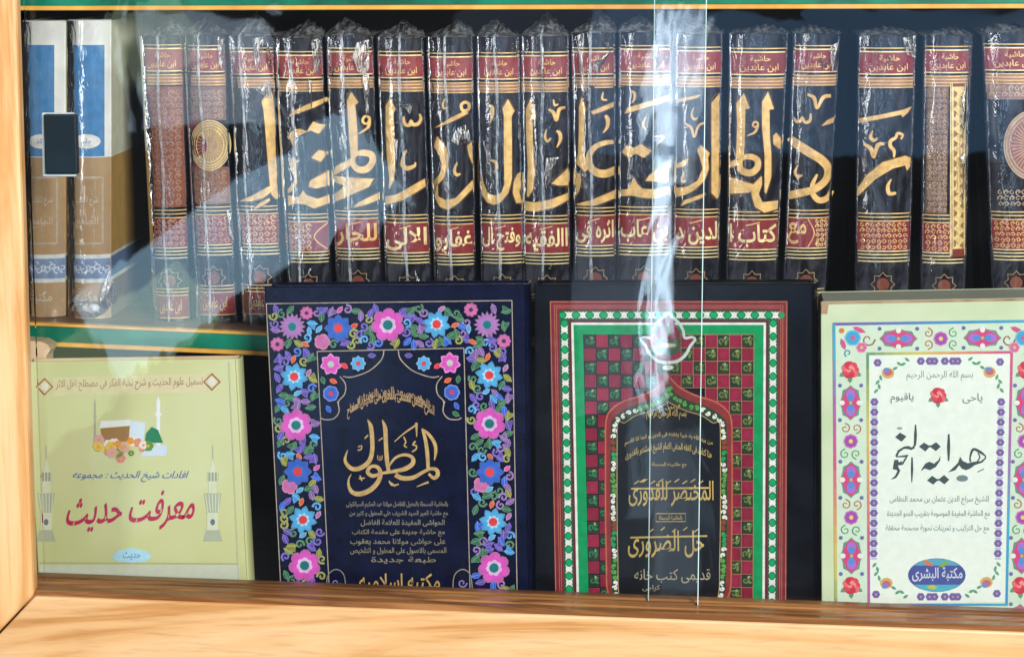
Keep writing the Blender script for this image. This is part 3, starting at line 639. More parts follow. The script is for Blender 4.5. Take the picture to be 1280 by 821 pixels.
# the two white and tan books at the left
for k, (a0, a1, b0, b1, yt, label) in enumerate([(29, 82, 32, 82, 27, 'white and tan book at the left end of the upper shelf'), (85, 139, 86, 139, 26, 'white and tan book with a cream side, second from the left on the upper shelf')]):
    sp = Spine(a0, a1, b0, b1, yt, .007, YS - .006)
    WH = (.80, .84, .82); TN = (.42, .28, .14); CR = (.86, .90, .70)
    seg = [(0, 196, WH), (196, 1000, TN)]; seg2 = [(0, 196, CR), (196, 316, (.60, .38, .12)), (316, 320, WH), (320, 345, (.16, .26, .46)), (345, 350, CR), (350, 1000, (.30, .22, .12))]
    root, so, yb = upper_book('white_book', label, sp, 'white and tan books', M['cloth'], M['cloth'], seg2 if k else seg2, .16, seg)
    A = Art(sp.m, 4, a0 + .5, a1 - .5); c = (a0 + a1) / 2; dx = 3 if k else -2
    A.rect(a0 + 8, 56, a1 - (12 if k == 0 else 7), 195, (.06, .24, .52), 1)
    A.disc(c - 1, 176, 17, 9, WHITE, 2, 18); A.text('١٢' if 0 else 'جلد', c - 8, 172, c + 6, 180, (.25, .35, .5), 3)
    f = [(a0 + 5, 221), (a1 - 9, 221), (a1 - 9, 303), (a0 + 5, 303)]
    for i in range(4): A.line(*f[i], *f[(i + 1) % 4], 2.6, (.50, .42, .30), 2)
    A.text('شرح الكتاب', a0 + 12, 244, a1 - 14, 256, (.62, .55, .45), 2); A.text('الجامع', a0 + 12, 270, a1 - 14, 284, (.6, .5, .42), 2)
    for y, h, cc in ((317, 35, (.66, .72, .72)), (322, 25, (.20, .30, .50))): A.rect(a0 + .6, y, a1 - .6, y + h, cc, 1 if h > 30 else 1.6)
    for i in range(9): A.swirl(a0 + 5 + i * 5.6, 334 + (i % 2) * 3 - 1, 4.6, (.68, .76, .86), 2.5, i * 2, 1, 1.5, 1 if i % 2 else -1); A.leaf(a0 + 4 + i * 5.6, 327 + (i % 3) * 6, .6, 6, 2.6, (.55, .65, .8), 2.5)
    A.text('مكتبة', c - 15, 362, c + 12, 378, (.60, .58, .48), 2)
    A.build('spine_print', M['print'], so)
    m = MB(); rr = []
    for j in range(12):
        y = yt + (yb - yt) * j / 11; rr.append([sp.m(sp.px(t / 10, y), y, 0) + Vector((0, -.003 - .0006 * noise.noise(Vector((t * .7, j * .5, k))), 0)) for t in range(11)])
    m.grid(rr); wr = m.build('plastic_wrap', M['film'], root, smooth=True)
    if k == 1:
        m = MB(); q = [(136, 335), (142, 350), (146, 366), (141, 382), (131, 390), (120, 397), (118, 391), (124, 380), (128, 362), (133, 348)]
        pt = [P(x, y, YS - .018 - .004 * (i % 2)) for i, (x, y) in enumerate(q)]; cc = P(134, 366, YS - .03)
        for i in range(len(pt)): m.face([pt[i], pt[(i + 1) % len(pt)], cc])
        m.build('torn_film', M['crease_glint'], wr)
        m = MB()
        rows = [[P(112 + 23 * math.cos(i * .449) * math.sin(j * .39 + .01), 386 + 11 * math.cos(j * .39 + .01), YS - .015 - .012 * abs(math.sin(i * .449)) * math.sin(j * .39)) for i in range(8)] for j in range(9)]
        m.grid(rows); m.build('film_bunch', M['gather'], wr, smooth=True)

# ------------------------------------------------------------------ lower row: faced-out books
class Flat:
    def __init__(s, Y0, lean): s.n = Vector((0, -math.cos(lean), math.sin(lean))); s.o = Vector((0, Y0, ZFL)); s.w = -s.n
    def m(s, px, py, L=0):
        d = ray(px, py); t = (s.o - CAM).dot(s.n) / d.dot(s.n); return CAM + d * t + s.n * (L * .00022 + (.0002 if L else 0))
def faced(name, label, fl, tl, tr, brx, blx, th, cover_mat, page_mat, spine_right=True, inset=.005, edge_mat=None, board=.0028, tin=.0025):
    def down(xt, yt_, xb):          # follow the side down to the floor
        y = 770
        for _ in range(5): p = fl.m(xb, y); y += (p.z - ZFL - .0005) / .00068
        return p
    TL, TR = fl.m(*tl), fl.m(*tr); BL, BR = down(*tl, blx), down(*tr, brx)
    c = (BL + BR) / 2; root = empty(name, (c.x, c.y + th / 2, ZFL), label, 'book')
    def board_(off, t, nm, mat, bv):
        m = MB(); a = [p + fl.w * off for p in (BL, BR, TR, TL)]; b = [p + fl.w * (off + t) for p in (BL, BR, TR, TL)]
        m.hexa(a + b); return m.build(nm, mat, root, bevel=bv)
    fc = board_(0, board, 'front_cover', cover_mat, .001)
    bc = board_(th - board, board, 'back_cover', edge_mat or cover_mat, .001)
    u = (BR - BL).normalized(); v = (TL - BL).normalized(); ui = u * inset; vi = v * inset
    vt = v * min(inset, tin)
    q = [BL + ui + vi, BR - u * .002 + vi, TR - u * .002 - vt, TL + ui - vt]
    m = MB(); m.hexa([p + fl.w * (board + .0002) for p in q] + [p + fl.w * (th - board - .0002) for p in q]); m.build('pages', page_mat, root)
    # rounded spine at the right
    m = MB(); rows = []
    for p in (TR, BR):
        rows.append([p + fl.w * (th * (.5 - .5 * math.cos(math.pi * i / 8))) + u * (.0003 + .004 * math.sin(math.pi * i / 8)) for i in range(9)])
        rows.append([r - u * .0022 for r in rows[-1]])
    m.grid([rows[1], rows[0], rows[2], rows[3]]); m.build('spine', cover_mat, root, smooth=False)
    return root, fc
# --- A: pale lime book
fl = Flat(.022, R(3))
ra_, ca_ = faced('lime_book', 'pale lime green book with a small mosque picture and red title', fl, (34, 452), (294, 448), 310, 49, .022, M['lime'], M['pages'], edge_mat=M['beige'])
A = Art(fl.m)
A.quad([(66, 472), (258, 467), (258, 490), (66, 495)], (.72, .68, .42), 1)
A.text('تسهيل علوم الحديث و شرح نخبة الفكر فى مصطلح اهل الاثر', 70, 474, 254, 489, (.40, .22, .14), 2, .006, 0, -.02)
for cx, cy in ((265, 477), (56, 483)): A.stroke([(cx - 10, cy), (cx, cy - 10), (cx + 10, cy), (cx, cy + 10)], 2.2, (.42, .08, .08), 2, 12, True); A.disc(cx, cy, 5, 5, (.78, .76, .66), 2)
# mosque picture
for x, y0, y1, wd, cc in ((119, 505, 552, 2.4, (.42, .42, .34)), (198, 502, 556, 5, (.80, .86, .88))):
    A.line(x, y0, x, y1, wd, cc, 1.5); A.poly([(x - wd / 2, y0), (x, y0 - 8), (x + wd / 2, y0)], cc, 1.6); A.rect(x - wd * .8, y0 + 14, x + wd * .8, y0 + 17, cc, 1.8)
A.poly([(126, 526), (163, 524), (166, 531), (124, 535)], (.82, .88, .88), 2); A.poly([(126, 535), (164, 532), (160, 552), (128, 552)], (.36, .20, .06), 2)
A.poly([(163, 525), (182, 528), (180, 550), (161, 552)], (.66, .80, .90), 2); A.poly([(178, 556), (210, 556), (208, 569), (176, 570)], (.62, .74, .88), 2)
A.poly([(181, 553), (183, 541), (190, 533), (198, 537), (204, 553)], (.02, .22, .10), 3)
fr = random.Random(3)
for i in range(26):
    x = 120 + fr.random() * 66; y = 556 + fr.gauss(0, 4) - abs(x - 150) * .03 + 3
    A.flower(x, y, 3.5 + fr.random() * 4, 6, *[fr.choice([(.80, .30, .02), (.75, .25, .22), (.80, .55, .08), (.70, .40, .40), (.12, .30, .05), (.85, .80, .75)])] * 2, (.7, .4, .05), 3 + i * .04)
A.text('افادات شيخ الحديث : مجموعه', 91, 588, 234, 602, (.06, .14, .45), 2, .006, 0, 0, .4)
A.text('معرفتِ حديث'.replace('ِ', ''), 84, 618, 244, 668, (.50, .02, .10), 2, .012, 0, -.05, .22)
A.poly([(140, 696), (146, 688), (165, 684), (184, 688), (190, 695), (183, 701), (165, 703), (146, 701)], (.45, .76, .92), 2); A.text('حديث', 154, 689, 176, 699, (.12, .35, .6), 3)
for x in (58, 266):
    g_ = (.44, .50, .38); p_ = (.68, .75, .56)
    A.line(x, 556, x, 574, 1.4, g_, 1.5); A.poly([(x - 4, 590), (x, 572), (x + 4, 590)], p_, 1.6); A.rect(x - 7, 590, x + 7, 601, (.34, .38, .28), 1.7)
    for i in range(4): A.line(x - 6 + i * 4, 590, x - 6 + i * 4, 601, 1.2, p_, 2.2)
    A.rect(x - 5, 601, x + 5, 616, p_, 1.8); A.poly([(x - 11, 616), (x + 11, 616), (x + 7, 640), (x - 7, 640)], g_, 1.9)
    for i in range(5): A.line(x - 9 + i * 4.3, 617, x - 6 + i * 3.2, 639, 1.2, p_, 2.5)
    A.rect(x - 7, 640, x + 7, 662, p_, 2); A.disc(x, 652, 3, 4, (.16, .2, .25), 2.6); A.poly([(x - 12, 676), (x - 8, 662), (x + 8, 662), (x + 12, 676)], g_, 2)
A.line(50, 703, 297, 704, 1.8, (.42, .48, .32), 2); A.quad([(50, 706), (300, 706), (300, 760), (50, 760)], (.62, .68, .56), 1)
A.line(286, 452, 299, 740, 1.4, (.50, .56, .38), 1.6)
A.build('cover_print', M['printlight'], ca_)
# beige book tucked behind
m = MB(); a = [P(x, y, .062) for x, y in ((26, 470), (55, 470), (63, 432), (26, 426))]
fb = Flat(.055, R(1)); rb = empty('beige_book', (P(40, 700, .06).x, .07, ZFL), 'beige cloth book with rounded corner peeping out behind the lime green book', 'book')
m = MB(); outline = [(26, 770), (52, 770), (58, 445), (63, 437), (60, 431), (52, 427), (26, 425)]; a = [fb.m(x, y) for x, y in outline]; b = [p + fb.w * .022 for p in a]
m.face(a); m.face(b[::-1]); [m.face([a[i], b[i], b[(i + 1) % 7], a[(i + 1) % 7]]) for i in range(7)]; m.build('cover', M['beige'], rb)

# --- B: navy book with enamelled flower border
fl = Flat(.0, R(3.2))
rB, cB = faced('flowered_book', 'navy blue book with a border of painted flowers and gold calligraphy title', fl, (330, 358), (656, 355), 661, 353, .036, M['navy'], M['darkpages'])
A = Art(fl.m); G = Art(fl.m)
def lerp(a, b, t): return a + (b - a) * t
OL = lambda y: lerp(333, 352, (y - 380) / 360); OR = lambda y: lerp(640, 647, (y - 375) / 365)
IL = lambda y: lerp(396.5, 412, (y - 439) / 300); IR = lambda y: lerp(580, 588, (y - 435) / 305)
LG = (.50, .42, .34)
for q in (([(333, 379.5), (640, 375.5)]), ([(333, 379.5), (353, 770)]), ([(640, 375.5), (647, 770)]), ([(396.5, 439), (580, 435)]), ([(396.5, 439), (413.5, 770)]), ([(580, 435), (588.5, 770)])): G.stroke(q, 1.1, LG, 2)
MG = (.72, .09, .55); PK = (.62, .16, .42); LIL = (.42, .18, .50); CY = (.08, .42, .80); BL = (.04, .13, .62); RD = (.75, .05, .06); OR_ = (.72, .13, .04); TEAL = (.01, .18, .20); LT = (.62, .72, .85); GRN = (.04, .16, .08); YG = (.24, .26, .05); PUR = (.12, .08, .42); BLK = (.01, .01, .03)
fr = random.Random(11); big = []
def spiky(x, y, r): A.flower(x, y, r, 16, LIL, (.36, .2, .42), TEAL, 4, .15, 0, (.30, .22, .5), True); big.append((x, y, r))
def mag(x, y, r=19): A.flower(x, y, r + 1, 7, MG, (.50, .14, .42), TEAL, 4, .36, .3, (.72, .50, .78)); big.append((x, y, r))
def star(x, y, r=17): A.flower(x, y, r + 1, 8, CY, (.10, .32, .60), RD, 4, .28, .2, (.40, .70, .90), True); big.append((x, y, r))
def blu(x, y, r=17): A.flower(x, y, r + 1, 8, BL, (.06, .13, .45), RD, 4, .32, 0, (.05, .17, .55), True); big.append((x, y, r))
def daisy(x, y, r=9, c=PK): A.flower(x, y, r, 9, c, (.42, .12, .3), (.05, .04, .1), 4, .3); big.append((x, y, r))
spiky(365.5, 408, 17); daisy(347, 430); daisy(383.5, 391, 8.5); blu(423, 410); mag(485, 406, 20); star(546, 405); daisy(588.8, 387); spiky(609, 405.6, 17); daisy(630, 426)
for x, y, f_ in ((368, 470.5, star), (370.4, 531, mag), (372.6, 589, blu), (379, 649, star), (381, 706, mag), (385, 762, blu), (611.5, 468.6, star), (612, 529, mag), (612.5, 589.7, blu), (616.5, 651.7, star), (617.7, 709, mag), (621, 764, blu)): f_(x, y)
for x, y in ((403, 427), (362, 607), (602, 605)): A.flower(x, y, 10, 5, PK, (.62, .28, .46), (.5, .2, .5), 3.5, .5); big.append((x, y, 9))
for x, y, c, a, l_ in ((443, 407, RD, -.5, 11), (569, 406, OR_, -.5, 12), (387, 414, CY, 1.4, 13), (399, 411, CY, -.9, 13), (425, 387, MG, -.9, 12), (552, 386, LIL, -.7, 12), (586, 411, CY, 1.5, 13), (382, 430, OR_, .5, 12), (591, 427, OR_, .4, 12), (367, 449, OR_, 1.9, 12), (610, 446, OR_, 1.9, 12), (386, 466, LIL, 2.1, 12), (632, 460, LIL, 2.1, 12), (372, 491, CY, -.6, 12), (608, 489, CY, -.6, 12),
    (396, 584, MG, -.7, 11), (634, 585, MG, -.7, 11), (375, 612, CY, -.6, 12), (612, 611, CY, -.6, 12), (377, 627, OR_, 1.9, 12), (615, 630, OR_, 1.9, 12), (398, 643, LIL, 2.1, 12), (636, 645, LIL, 2.1, 12), (379, 668, CY, -.6, 12), (615, 671, CY, -.6, 12), (374, 570, OR_, .7, 10), (613, 570, OR_, .7, 10)):
    A.leaf(x, y, a, l_, 7, c, 3.5, (.6, .4, .5) if c in (MG, LIL) else (.35, .55, .75) if c == CY else (.7, .3, .2)); big.append((x, y, 5))
def inband(x, y):
    return (385 < y < 431 and OL(y) + 7 < x < OR(y) - 7) or (y >= 431 and (OL(y) + 7 < x < IL(y) - 7 or IR(y) + 7 < x < OR(y) - 7))
cnt = 0; small = []
for _ in range(9000):
    x = 334 + fr.random() * 315; y = 380 + fr.random() * 385
    if not inband(x, y) or any((x - a) ** 2 + (y - b) ** 2 < (r + 3.2) ** 2 for a, b, r in big) or any((x - a) ** 2 + (y - b) ** 2 < 52 for a, b in small): continue
    small.append((x, y)); c = fr.choice([GRN, GRN, GRN, YG, PUR, PUR, BL, (.06, .30, .62), (.22, .12, .36)]); a = fr.random() * 6.28; e = tuple(min(1, q * 1.25 + .06) for q in c)
    if fr.random() < .34: A.swirl(x, y, 6, e, 2, a, 1.2, 2.8, fr.choice((-1, 1)))
    else:
        A.leaf(x, y, a, 15, 8.5, c, 2 + fr.random() * .4, e); A.line(x - 5 * math.cos(a), y - 5 * math.sin(a), x + 5 * math.cos(a), y + 5 * math.sin(a), .9, tuple(min(1, q * 1.6 + .1) for q in c), 2.8)
        if fr.random() < .5: A.leaf(x + 3 * math.cos(a + 1.2), y + 3 * math.sin(a + 1.2), a + 1.1, 12, 7, c, 2.5, e)
# inner corners with scalloped outline
A.flower(413.8, 455, 14, 7, MG, (.74, .32, .66), (.5, .6, .5), 4, .34, .2, None, True); A.flower(448, 454, 10, 8, CY, (.3, .5, .8), RD, 4, .34, 0, None, True)
A.flower(562.5, 453.5, 14, 7, MG, (.74, .32, .66), (.5, .6, .5), 4, .34, .2, None, True); A.flower(530, 454, 10, 8, CY, (.3, .5, .8), RD, 4, .34, 0, None, True)
A.flower(413.8, 491.5, 10, 7, BL, (.2, .3, .7), RD, 4, .42); A.flower(565, 490, 10, 7, BL, (.2, .3, .7), RD, 4, .42)
for x, y, c, a in ((431, 457, RD, .6), (417, 476, OR_, .4), (547, 457, RD, -.6), (560, 475, OR_, -.5), (465, 444, PUR, 0), (511, 444, PUR, 0), (411, 511, BL, 1), (571, 507, BL, 1), (570, 517, GRN, .5), (404, 475, GRN, 1.2), (573, 474, GRN, 1.7)): A.leaf(x, y, a, 11, 7, c, 3, tuple(q * 1.3 + .08 for q in c))
for sgn, x0 in ((1, 0), (-1, 978)):
    X = lambda x: x0 + sgn * x
    G.stroke([(X(480), 438), (X(477), 449), (X(462), 463), (X(440), 471), (X(429), 470)], 1.3, LG, 2)
    G.stroke([(X(425), 470), (X(432), 480), (X(431), 492), (X(424), 500), (X(423), 504)], 1.3, LG, 2)
    G.stroke([(X(422), 501), (X(424), 514), (X(417), 523), (X(405), 524), (X(401), 522)], 1.3, LG, 2)
for i, x in enumerate((420, 578)):
    G.stroke([(x - 12, 740), (x - 10, 719), (x, 711), (x + 10, 718), (x + 13, 742)], 1.2, (.35, .3, .25), 2); A.swirl(x, 728, 6, (.25, .2, .5), 2, 0, 1.2, 2); A.leaf(x + 2, 739, .8, 13, 8, PUR, 2, (.25, .25, .5))
DG = (.62, .42, .17)
G.text('الشرح الكامل المسمى بالمطول على تلخيص المفتاح', 434, 487, 543, 505, (.55, .36, .18), 2, .025, 20)
G.text('للعلامه سعد الدين التفتازانى', 440, 483, 537, 496, (.50, .34, .20), 2.2, .02, 18)
T = lambda q: [(400 + x / 4.56, 460 + y / 4.56) for x, y in q]
for q, ws in (([(272,292),(290,330),(298,400),(298,470),(280,530),(230,568),(180,570),(145,530),(150,490),(160,465)], [4,24,24,24,26,26,24,18,10,3]),
              ([(355,292),(372,340),(376,420),(382,520),(392,585)], [4,24,24,24,20]),
              ([(395,555),(430,510),(480,492),(525,505),(530,540),(490,570),(430,585),(330,600)], [10,14,16,20,26,26,20,12]),
              ([(345,600),(300,612),(272,590),(290,560),(325,560),(345,590),(335,640),(290,690),(230,715),(185,705),(165,670),(165,630),(180,602)], [14,22,22,18,20,24,26,28,28,24,16,9,3]),
              ([(430,605),(470,625),(530,622),(590,590),(630,572),(665,578),(672,605),(650,625),(620,600)], [26,26,24,18,18,22,24,20,14]),
              ([(585,350),(600,400),(612,480),(618,580)], [12,20,22,18]), ([(580,345),(620,375),(655,430),(660,480),(652,525)], [10,18,20,18,3]),
              ([(425,418),(480,370),(545,325)], [4,8,12]), ([(550,310),(552,390)], [16,5]), ([(478,390),(490,420),(480,440),(497,450)], 8), ([(545,415),(530,435),(550,440),(548,460),(525,475)], 9),
              ([(218,448),(238,440),(235,462),(215,466)], 8), ([(550,675),(585,660),(620,648)], [2,10,12]), ([(228,610),(240,640)], 8), ([(222,628),(256,624)], 7), ([(330,495),(332,520),(352,520),(355,495)], 5), ([(343,500),(343,518)], 5), ([(255,400),(275,380)], 8), ([(335,412),(358,396)], 8), ([(395,640),(410,665),(450,660)], 9), ([(405,650),(430,672)], 8)):
    G.stroke(T(q), [x / 4.56 for x in ws] if isinstance(ws, list) else ws / 4.56, DG, 3, 1.8)
lines = [('بالحاشية المسماة بالمعول للفاضل مولانا عبد الحكيم السيالكوتى', 433, 560), ('مع حاشية المير السيد الشريف على المطول و كثير من', 437, 560), ('الحواشى المفيدة للعلامة الفاضل', 451, 556), ('مع حاشية جديدة على مقدمة الكتاب', 440, 556), ('على حواشى مولانا محمد يعقوب', 438, 557), ('المسمى بالاصول على المطول و التلخيص', 438, 558), ('طبعة جديدة', 464, 545)]
for i, (t, x0, x1) in enumerate(lines): y = 626 + i * 11.3 + (1 if i > 2 else 0); G.text(t, x0, y, x1, y + 9, (.30, .27, .18) if i > 2 else (.26, .24, .20), 2, .012 if i > 2 else .02)
G.text('مكتبه اسلاميه', 449, 716, 550, 740, (.58, .38, .12), 2, .014)
A.build('enamel_flowers', M['print'], cB); G.build('gold_lettering', M['gold'], cB)

# --- C: black book with chequered prayer-niche cover
fl = Flat(.002, R(3.2))
rC, cC = faced('chequered_book', 'black book with a red and green chequered niche design on its cover', fl, (668, 355), (1016, 354), 1018, 669, .034, M['leather'], M['darkpages'])
A = Art(fl.m); G = Art(fl.m)
EL = lambda y: lerp(687, 694, (y - 376) / 374); ER = lambda y: lerp(984.5, 983, (y - 376) / 374)
def ring(d0, d1, col, L, top=376):      # three-sided border (the bottom is hidden)
    yb = 780
    A.quad([(EL(top) + d0, top + d0), (ER(top) - d0, top + d0), (ER(top) - d1, top + d1), (EL(top) + d1, top + d1)], col, L)
    A.quad([(EL(top) + d0, top + d0), (EL(top) + d1, top + d1), (EL(yb) + d1, yb), (EL(yb) + d0, yb)], col, L)
    A.quad([(ER(top) - d0, top + d0), (ER(top) - d1, top + d1), (ER(yb) - d1, yb), (ER(yb) - d0, yb)], col, L)
MAR = (.20, .018, .035); GR = (.0, .30, .10); CRD = (.34, .015, .06); WT = (.74, .78, .74)
ring(0, 11.5, MAR, 1); ring(11.5, 24, (.02, .10, .045), 1); ring(24, 27, (.12, .015, .03), 1); ring(27, 30, WT, 1); ring(30, 42, GR, 1)
for d in (.6, 5.5, 8): ring(d, d + .9, (.45, .16, .09) if d > 1 else (.5, .22, .1), 2)
def motif(cx, cy, hor):
    for s_ in (-1, 1):
        q = [(-4.6, 6 * s_), (-1.5, 3.2 * s_), (1.5, 3.2 * s_), (4.6, 6 * s_), (3.4, 1.6 * s_), (4.4, 0), (-4.4, 0), (-3.4, 1.6 * s_)]
        A.poly([(cx + (v if hor else u), cy + (u if hor else v)) for u, v in q], WT, 2)
    for s_ in (-1, 1): A.disc(cx + (8 * s_ if hor else 0), cy + (0 if hor else 8 * s_), 3.9, 3.9, (.0, .36, .12), 2.6, 7)
x = EL(394) + 18
while x < 972: motif(x + 6, 394 - .3, True); x += 17.2
for E, s_ in ((EL, 1), (ER, -1)):
    y = 412
    while y < 775: motif(E(y) + s_ * 18, y, False); y += 16.6
# chequer
Xl = lambda y: EL(y) + 42; Xr = lambda y: ER(y) - 42
nc = 14; chh = 16.6; j = 0; y = 418.0
def niche(y, s_):       # half width of the arch outline around x=836
    if y < 470: return -99
    if y < 500: return (y - 470) / 30 * 60
    if y < 520: return 60 + math.sin((y - 500) / 20 * 1.57) * 20
    return 80
while y < 770:
    y1 = y + chh
    for i in range(nc):
        x0 = lerp(Xl(y), Xr(y), i / nc); x1 = lerp(Xl(y), Xr(y), (i + 1) / nc); cx = (x0 + x1) / 2
        if y > 460 and abs(cx - 836) < niche(y + 8, 0) - 6: continue
        red = (i + j) % 2 == (1 if i < 7 else 0)
        cr = (.24, .012, .04) if fr.random() < .5 else (.30, .016, .055)
        A.quad([(x0 + .5, y + .5), (x1 - .5, y + .5), (x1 - .5, y1 - .5), (x0 + .5, y1 - .5)], cr if red else (.018, .035, .02), 1.5)
        if red: A.stroke([(x0 + 3, y + 3), (x1 - 3, y + 3), (x1 - 3, y1 - 3), (x0 + 3, y1 - 3)], .7, (.16, .008, .03), 1.9, 20, True)
        if not red:
            cc = (.03, .20, .08) if i < 7 else (.15, .21, .05)
            A.swirl(cx - 2, y + 8, 4.2, cc, 2.4, fr.random() * 6, 1.0, 2.0, 1); A.leaf(cx + 3, y + 10, fr.random() * 3, 8, 4, cc, 2.2); A.leaf(cx + 2, y + 4, fr.random() * 3, 5, 3, (.32, .40, .20), 2.3); A.swirl(cx + 3.5, y + 5, 3, cc, 2.4, fr.random() * 6, 1, 1.3, -1)
        if i >= 6: G.stroke([(x0, y), (x1, y), (x1, y1), (x0, y1)], .8, (.55, .26, .10), 3, 20, True)
    y = y1; j += 1
# arch bands
def arch(off, extra=0):
    pts = []
    for sgn in (-1, 1):
        h = []
        for x, y_ in ((0, 470), (14, 484), (34, 494), (56, 501), (70, 510), (78, 524), (79, 560), (79, 640), (78, 700), (77, 735), (70, 752), (60, 770)):
            h.append((x, y_))
        pts.append([(836 + sgn * max(0, x - off), y_ + off * (1.25 if y_ < 515 else .3)) for x, y_ in h])
    return pts
l_, r_ = arch(0); A.poly(l_ + r_[::-1], (.24, .03, .03), 3)
for q in (l_, r_): A.stroke(q, 2.4, (.45, .06, .06), 3.6); G.stroke(q, .8, (.5, .22, .1), 4.2)
l_, r_ = arch(6); A.poly(l_ + r_[::-1], (.02, .05, .02), 4)
l2, r2 = arch(14); A.poly(l2 + r2[::-1], (.002, .003, .008), 5)
for sgn in (-1, 1):
    q = arch(10)[0 if sgn < 0 else 1]
    for i in range(len(q) - 1):
        (x0, y0), (x1, y1) = q[i], q[i + 1]; d = math.hypot(x1 - x0, y1 - y0); n = max(1, int(d / 6.5))
        for k in range(n):
            xx = lerp(x0, x1, (k + .5) / n); yy = lerp(y0, y1, (k + .5) / n); ph = (yy - 470) % 105
            if yy > 765: continue
            cc = WT if ph < 14 or 42 < ph < 78 else (.10, .38, .08) if ph < 42 else ((.02, .34, .12) if ph > 90 else (.30, .05, .03))
            A.swirl(xx, yy, 3.6, cc, 5.6, k * 2 + i, .9, 2.0, sgn if k % 2 else -sgn); A.leaf(xx, yy, k, 5, 3, cc, 5.4)
for q in arch(14.5): G.stroke(q[1:], .9, (.55, .40, .16), 6)
# white finial
for s_ in (-1, 1):
    X = lambda x: 835 + s_ * x
    A.stroke([(X(0), 390), (X(6), 396), (X(14), 404), (X(19), 413), (X(21), 422), (X(30), 421), (X(34), 424), (X(28), 432), (X(22), 443), (X(12), 451), (X(0), 453)], [3, 3.6, 3.6, 3.4, 3.2, 3, 3, 3.4, 3.8, 4, 4], (.58, .70, .70), 6, 2)
A.poly([(819, 416), (828, 402), (835, 394), (842, 402), (851, 416), (848, 424), (822, 424)], (.22, .025, .06), 4)
A.poly([(820, 424), (850, 424), (850, 438), (835, 448), (820, 438)], (.05, .09, .05), 4); A.swirl(828, 430, 5, (.12, .34, .12), 5, 0, 1, 2); A.swirl(842, 430, 5, (.12, .34, .12), 5, 3, 1, 2, -1); A.leaf(835, 431, 0, 22, 6, (.6, .5, .4), 5.3)
A.disc(835, 459, 7, 3.2, (.7, .8, .8), 6.5); A.disc(835, 412, 3, 8, (.12, .30, .14), 5)
# lettering
YL = (.60, .44, .12)
G.text('بسم الله الرحمن الرحيم', 808, 511, 858, 524, YL, 7, .014); G.text('الرحمن', 832, 505, 850, 512, YL, 7, .014)
G.text('من يرد الله به خيرا يفقهه فى الدين و انما انا قاسم', 781, 539, 891, 547, YL, 7, .01, 11)
G.text('هذا كتاب فى الفقه الحنفى للامام الشيخ المشتهر بالقدورى', 782, 552, 890, 565, YL, 7, .014, 12)
G.text('مع حاشيته المسماة', 815, 577, 858, 584, YL, 7, .008)
G.text('المختصر للقدورى', 786, 600, 892, 632, YL, 7, .010); G.line(789, 610, 886, 609, 2.2, YL, 7); G.line(800, 602, 806, 598, 1.6, YL, 7)
for i in range(9): G.line(793 + i * 10, 604 - (i % 2) * 2, 799 + i * 10, 600 - (i % 2) * 2, 1.4, YL, 7)
G.stroke([(820, 641), (857, 641), (857, 651), (820, 651)], 1, YL, 7, 50, True); G.text('بالحاشية المسماة', 824, 643, 853, 650, YL, 7, .008)
G.text('حل الضرورى', 785, 662, 880, 696, YL, 7, .010); G.line(788, 671, 884, 669, 2.2, YL, 7)
for i in range(5): G.line(812 + i * 14, 664 - (i % 2) * 2, 817 + i * 14, 660 - (i % 2) * 2, 1.4, YL, 7)
G.text('قديمى كتب خانه', 793, 710, 888, 728, (.42, .38, .24), 7, .006); G.text('كراچى'.replace('چ', 'ج'), 803, 730, 825, 738, (.42, .38, .24), 7)
A.build('printed_design', M['print'], cC); G.build('gold_lettering', M['gold'], cC)

# --- D: mint book with flower and rose borders
fl = Flat(.0, R(1.0))
rD, cD = faced('mint_book', 'pale mint green book with rose borders and a large dark grey title', fl, (1026, 377), (1302, 372), 1296, 1027, .058, M['mint'], M['greypages'], inset=.0025, edge_mat=M['mint'], tin=.0004)
A = Art(fl.m)
def hue(t):
    st = [(0, (.16, .12, .42)), (.18, (.06, .28, .60)), (.33, (.05, .42, .62)), (.45, (.35, .16, .45)), (.6, (.62, .10, .26)), (.75, (.68, .34, .14)), (.85, (.62, .55, .12)), (1, (.10, .30, .20))]
    for i in range(len(st) - 1):
        if t <= st[i + 1][0]:
            u = (t - st[i][0]) / (st[i + 1][0] - st[i][0]); return tuple(lerp(a, b, u) for a, b in zip(st[i][1], st[i + 1][1]))
    return st[-1][1]
def rainbow(p, q, w_, t0, t1, L=2, n=16):
    for i in range(n):
        a = (lerp(p[0], q[0], i / n), lerp(p[1], q[1], i / n)); b = (lerp(p[0], q[0], (i + 1) / n), lerp(p[1], q[1], (i + 1) / n)); A.line(*a, *b, w_, hue((t0 + (t1 - t0) * i / n) % 1), L)
PA = (.66, .80, .72)
A.quad([(1043, 406), (1300, 402), (1296, 770), (1045, 770)], (.60, .76, .62), 1)
A.quad([(1085, 444), (1264, 441), (1258, 752), (1087, 753)], (.76, .86, .80), 1.4)
rainbow((1041, 405), (1300, 401), 3.6, .0, .33); rainbow((1042.5, 405), (1045, 770), 3.6, .3, 1.0)
rainbow((1083, 442), (1266, 440), 3.4, .98, .55); rainbow((1084.5, 442), (1086, 755), 3.4, .99, .45); rainbow((1264.5, 440), (1258, 755), 3.4, .6, .18); rainbow((1084, 755), (1260, 755), 3, .02, .3)
